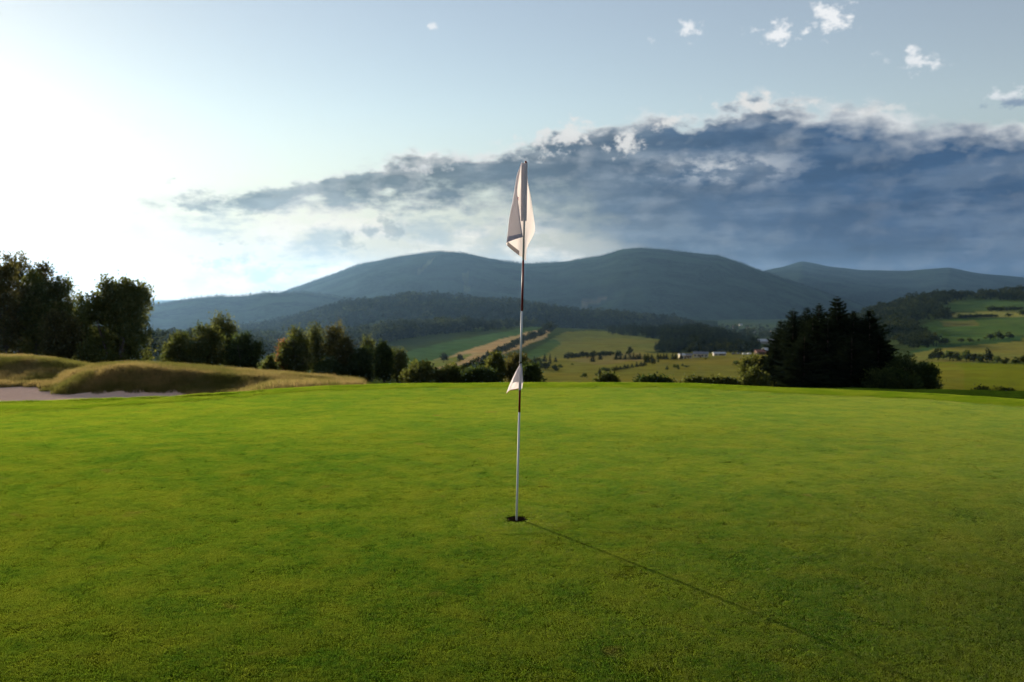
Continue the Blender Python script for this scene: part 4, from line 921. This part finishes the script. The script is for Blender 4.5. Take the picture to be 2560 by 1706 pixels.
def loft(cols, reg, m=40, sub=6):
    C = np.array([resample(c, m) for c in cols]); n = len(C); out = []
    for u in np.linspace(0, n - 1, (n - 1) * sub + 1):
        i = min(int(u), n - 2); f = u - i; p0, p1, p2, p3 = C[max(i - 1, 0)], C[i], C[i + 1], C[min(i + 2, n - 1)]
        out.append(0.5 * (2 * p1 + (p2 - p0) * f + (2 * p0 - 5 * p1 + 4 * p2 - p3) * f * f + (3 * p1 - p0 - 3 * p2 + p3) * f ** 3))
    out = np.array(out); U_, V_ = np.meshgrid(np.arange(out.shape[0]), np.arange(out.shape[1]), indexing='ij')
    out[..., 2] += (2.6 * np.sin(U_ * 0.55 + V_ * 0.10) + 1.6 * np.sin(U_ * 0.9 - V_ * 0.23 + 1.3)) * np.sin(np.pi * V_ / out.shape[1]) ** 0.5      # soft creases
    P = np.array([[zp(q[0], q[1], q[2] / 1000.0, reg) for q in r] for r in out]); return P
RG = (1220, 390, 5.406)
cols = [[(535, 360, 6), (575, 520, 12), (607, 760, 18), (637, 960, 22), (634, 1030, 20), (585, 1130, 16), (535, 1215, 12), (517, 1300, 10), (516, 1422, 9)],
        [(530, 250, 9), (523, 560, 16), (520, 900, 20), (508, 1150, 17), (497, 1260, 14), (494, 1402, 11)],
        [(490, 110, 9), (475, 500, 15), (470, 880, 19), (478, 1100, 17), (474, 1380, 12)],
        [(462, 105, 10), (430, 430, 20), (415, 800, 27), (400, 1120, 24), (385, 1322, 17)],
        [(450, 105, 4), (390, 255, 8), (340, 580, 8), (290, 840, 6), (263, 1080, 5), (247, 1195, 4)],
        [(410, 330, -4), (366, 600, -13), (335, 850, -16), (330, 1020, -17), (330, 1142, -13)],
        [(386, 428, -8), (410, 640, -22), (440, 900, -26), (462, 1040, -24), (471, 1098, -20)]]
P = loft(cols, RG); nu, nv = P.shape[:2]
flag = put('flag', mesh('flag', P.reshape(-1, 3), grid_faces(nu, nv), M['cloth']), stick)
sl = []
for row_, hwd, dp in ((97, 41, 9), (105, 42, 9.5), (300, 42, 10), (600, 41, 10), (870, 40, 9.5), (882, 39, 9)):
    f = (row_ - 97) / 785.0; cxz = 492 - 9 * f
    for q in np.linspace(0, 2 * math.pi, 28, endpoint=False):
        sl.append(zp(cxz + math.cos(q) * hwd * abs(math.cos(q)) ** -0.25 if abs(math.cos(q)) > .02 else cxz, row_, math.sin(q) * dp / 1000.0 - 0.002, RG))
sl = np.array(sl).reshape(6, 28, 3).transpose(1, 0, 2)
put('sleeve', mesh('sleeve', sl.reshape(-1, 3), grid_faces(28, 6, True), M['cloth']), flag)
def strip(P, i0, i1, j0, j1, off, name, m, par):
    Q = P[i0:i1, j0:j1] + np.array(off); put(name, mesh(name, Q.reshape(-1, 3), grid_faces(Q.shape[0], Q.shape[1]), M[m]), par)
strip(P, 25, nu, nv - 4, nv, (0, -.0025, 0), 'hem', 'hem', flag); strip(P, nu - 2, nu, 0, nv, (0, -.003, 0), 'hem', 'hem', flag); strip(P, 16, 24, nv - 3, nv, (0, -.0025, 0), 'hem', 'hem_light', flag)
pr = np.array([zp(q[0], q[1], -0.004, RG) for q in ((393, 556), (412, 556), (410, 604), (402, 610))]); put('print', mesh('print', pr, np.array([[0, 1, 2, 3]]), M['print'], False), flag)
RP = (1220, 860, 7.84)
cols = [[(672, 470, 8), (676, 640, 10), (683, 765, 10), (668, 880, 8)], [(636, 400, 12), (634, 560, 13), (632, 760, 13), (622, 882, 11)], [(603, 440, 9), (570, 600, 12), (545, 800, 12), (520, 902, 8)], [(585, 500, 6), (520, 650, 8), (455, 820, 6), (430, 918, 4)], [(600, 442, 1), (520, 590, -2), (420, 800, -4), (352, 985, 0)]]
P2 = loft(cols, RP, 30, 6); pen = put('pennant', mesh('pennant', P2.reshape(-1, 3), grid_faces(*P2.shape[:2]), M['cloth']), stick)
cols = [[(600, 446, 0), (540, 570, -6), (492, 700, -9), (478, 772, -8)], [(612, 440, -6), (585, 580, -13), (560, 700, -16), (548, 752, -15)], [(630, 440, -10), (628, 580, -16), (622, 700, -20), (620, 758, -19)], [(662, 450, -6), (672, 580, -12), (678, 700, -12), (684, 768, -9)], [(672, 470, 6), (677, 600, 6), (684, 700, 6), (686, 768, 6)]]
P3 = loft(cols, RP, 24, 6); put('fold', mesh('fold', P3.reshape(-1, 3), grid_faces(*P3.shape[:2]), M['cloth']), pen)
strip(P2, 6, P2.shape[0], P2.shape[1] - 2, P2.shape[1], (0, -.002, 0), 'hem', 'hemred', pen)
sl = []
for row_, hwd in ((385, 26), (560, 27), (760, 28), (905, 27)):
    cxz = 641 - 0.03 * (row_ - 385)
    for q in np.linspace(0, 2 * math.pi, 20, endpoint=False): sl.append(zp(cxz + math.cos(q) * hwd, row_, math.sin(q) * 0.0085, RP))
sl = np.array(sl).reshape(4, 20, 3).transpose(1, 0, 2); put('sleeve', mesh('sleeve', sl.reshape(-1, 3), grid_faces(20, 4, True), M['cloth']), pen)

# ------------------------------------------------------------------ turf: blades in small tufted pads, scattered over the ground
def pad(seed, rad, n, hgt, wid, lean, m):
    rng = np.random.RandomState(seed); r = rad * np.sqrt(rng.rand(n)); a = rng.rand(n) * 6.283; B = np.stack([r * np.cos(a), r * np.sin(a), np.full(n, -0.002)], 1)
    d = rng.rand(n) * 6.283; u = np.stack([np.cos(d), np.sin(d), 0 * d], 1); h = hgt * (0.45 + 0.8 * rng.rand(n)); le = h * lean * rng.rand(n); q = rng.rand(n) * 6.283
    T = B + np.stack([np.cos(q) * le, np.sin(q) * le, h], 1); w = wid * (0.6 + 0.8 * rng.rand(n))[:, None]
    V = np.stack([B - u * w / 2, B + u * w / 2, T], 1).reshape(-1, 3)
    return bpy.data.objects.new('grass_pad', mesh('grass_pad', V, np.arange(n * 3).reshape(-1, 3), M[m], False))
def scatter(name, P, protos, label, smin=0.85, smax=1.15):
    me = bpy.data.meshes.new(name); me.from_pydata(P.tolist(), [], []); o = put(name, me, kind='stuff', label=label, cat='grass')
    e_ = 0.06; gx = (H(P[:, 0] + e_, P[:, 1]) - H(P[:, 0] - e_, P[:, 1])) / (2 * e_); gy = (H(P[:, 0], P[:, 1] + e_) - H(P[:, 0], P[:, 1] - e_)) / (2 * e_)
    an = np.random.RandomState(len(P)).rand(len(P)) * 6.283; ca, sa = np.cos(an), np.sin(an)      # lie each pad on the slope, then spin it
    nz = np.stack([-gx, -gy, np.ones(len(P))], 1); nz /= np.linalg.norm(nz, axis=1)[:, None]; xa = np.stack([ca, sa, gx * ca + gy * sa], 1); xa /= np.linalg.norm(xa, axis=1)[:, None]; ya = np.cross(nz, xa)
    eul = np.stack([np.arctan2(ya[:, 2], nz[:, 2]), np.arcsin(np.clip(-xa[:, 2], -1, 1)), np.arctan2(xa[:, 1], xa[:, 0])], 1).astype(np.float32)
    me.attributes.new('rot', 'FLOAT_VECTOR', 'POINT').data.foreach_set('vector', eul.ravel())
    ng = bpy.data.node_groups.new(name, 'GeometryNodeTree'); ng.interface.new_socket('Geometry', in_out='INPUT', socket_type='NodeSocketGeometry'); ng.interface.new_socket('Geometry', in_out='OUTPUT', socket_type='NodeSocketGeometry')
    gi = ng.nodes.new('NodeGroupInput'); go = ng.nodes.new('NodeGroupOutput'); g2i = ng.nodes.new('GeometryNodeGeometryToInstance'); jn = ng.nodes.new('GeometryNodeJoinGeometry')
    ip = ng.nodes.new('GeometryNodeInstanceOnPoints'); ip.inputs['Pick Instance'].default_value = True
    for p in protos:
        oi = ng.nodes.new('GeometryNodeObjectInfo'); oi.inputs['Object'].default_value = p; oi.inputs['As Instance'].default_value = True; ng.links.new(oi.outputs['Geometry'], jn.inputs[0])
    ng.nodes.remove(g2i)
    ri = ng.nodes.new('FunctionNodeRandomValue'); ri.data_type = 'INT'; ri.inputs['Min'].default_value = 0; ri.inputs['Max'].default_value = len(protos) - 1
    rr = ng.nodes.new('FunctionNodeRandomValue'); rr.data_type = 'FLOAT_VECTOR'; rr.inputs['Min'].default_value = (0, 0, 0); rr.inputs['Max'].default_value = (0, 0, 6.283)
    rs = ng.nodes.new('FunctionNodeRandomValue'); rs.data_type = 'FLOAT'
    fl = [i for i in rs.inputs if i.type == 'VALUE' and i.enabled]; fl[0].default_value = smin; fl[1].default_value = smax
    ints = [i for i in ri.outputs if i.enabled]; ng.links.new(ints[0], ip.inputs['Instance Index'])
    ng.nodes.remove(rr); na = ng.nodes.new('GeometryNodeInputNamedAttribute'); na.data_type = 'FLOAT_VECTOR'; na.inputs['Name'].default_value = 'rot'; ng.links.new([q for q in na.outputs if q.enabled][0], ip.inputs['Rotation'])
    ss = [i for i in rs.outputs if i.enabled]; ng.links.new(ss[0], ip.inputs['Scale'])
    ng.links.new(gi.outputs[0], ip.inputs['Points']); ng.links.new(jn.outputs[0], ip.inputs['Instance']); ng.links.new(ip.outputs[0], go.inputs[0])
    md = o.modifiers.new('scatter', 'NODES'); md.node_group = ng; return o
rs_ = np.random.RandomState(77)
def area(y0, y1, step, cond, half=0.66):
    y = np.arange(y0, y1, step); pts = []
    for yy in y:
        xx = np.arange(-half * yy - 1.2, half * yy + 1.2, step); pts.append(np.stack([xx, np.full(len(xx), yy)], 1))
    p = np.concatenate(pts); p = p + rs_.uniform(-0.5, 0.5, p.shape) * step; X, Y = colx(p[:, 0], p[:, 1]); k = cond(p, X, Y); p = p[k]
    return np.stack([p[:, 0], p[:, 1], H(p[:, 0], p[:, 1])], 1)
ncup = lambda p: np.hypot(p[:, 0] - CUP[0], p[:, 1] - CUP[1])
pads = [pad(800 + i, 0.13, 2200, 0.0064, 0.0019, 0.6, 'blade') for i in range(6)]
P = area(2.6, 16.5, 0.105, lambda p, X, Y: (Y < green_edge(X)) & (ncup(p) > 0.20))
scatter('putting_grass', P, pads, 'short mown grass of the putting green', 0.95, 1.05)
small_pads = [pad(820 + i, 0.022, 45, 0.0075, 0.0030, 1.2, 'blade') for i in range(3)]
g = np.stack(np.meshgrid(np.arange(-.36, .36, .02), np.arange(-.36, .36, .02)), -1).reshape(-1, 2) + rs_.uniform(-.01, .01, (1296, 2)); r_ = np.hypot(g[:, 0], g[:, 1]); g = g[(r_ > .0800) & (r_ < .35)] + CUP
scatter('cup_edge_grass', np.stack([g[:, 0], g[:, 1], H(g[:, 0], g[:, 1])], 1), small_pads, 'short grass around the rim of the hole')
fp = [pad(840 + i, 0.16, 1400, 0.016, 0.0030, 0.8, 'fringe') for i in range(4)]
P = area(8, 20, 0.15, lambda p, X, Y: (Y >= green_edge(X)) & (Y < crest(X) + 1.0), 0.7); scatter('fringe_grass', P, fp, 'slightly longer bright grass fringing the putting green')
dp = [pad(860 + i, 0.30, 420, 0.15, 0.010, 0.7, 'dry') for i in range(4)]
def drycond(p, X, Y):
    sand = (X < 438) & (Y < 32.0); mn = np.where(X > 80, np.exp(-np.abs((Y - 31.0) / 1.35) ** 2.2) * sstep(80, 150, X) * (Y < 31.0) + (Y >= 31.0) * (X > 92), 0) + (Y > 31.2)
    return (X < 600 + 270 * rs_.rand(len(X)) ** 1.3) & (Y > crest(X) + 1.6) & ~(sand & (mn < 0.17))
P = area(15, 62, 0.36, drycond, 0.62); P = P[P[:, 0] < 0]; scatter('dry_rough_grass', P, dp, 'tawny dry rough grass on the mounds and meadow behind the bunker', 0.7, 1.3)

# ------------------------------------------------------------------ the air of the valley
hz = MB(); hz.box((0, 0, (405 - 760) / 2), (36400, 36400, 405 + 760))
def hazemat():
    m = bpy.data.materials.new('valley haze'); m.use_nodes = True; nt = m.node_tree; nt.nodes.clear(); o = nt.nodes.new('ShaderNodeOutputMaterial'); v = nt.nodes.new('ShaderNodeVolumePrincipled')
    v.inputs['Color'].default_value = (0.31, 0.57, 0.96, 1); v.inputs['Density'].default_value = 1.4e-5; v.inputs['Anisotropy'].default_value = 0.60
    nt.links.new(v.outputs[0], o.inputs['Volume']); return m
put('haze', hz.mesh('haze', hazemat(), False), kind='stuff', label='thin blue haze filling the valley air', cat='haze')
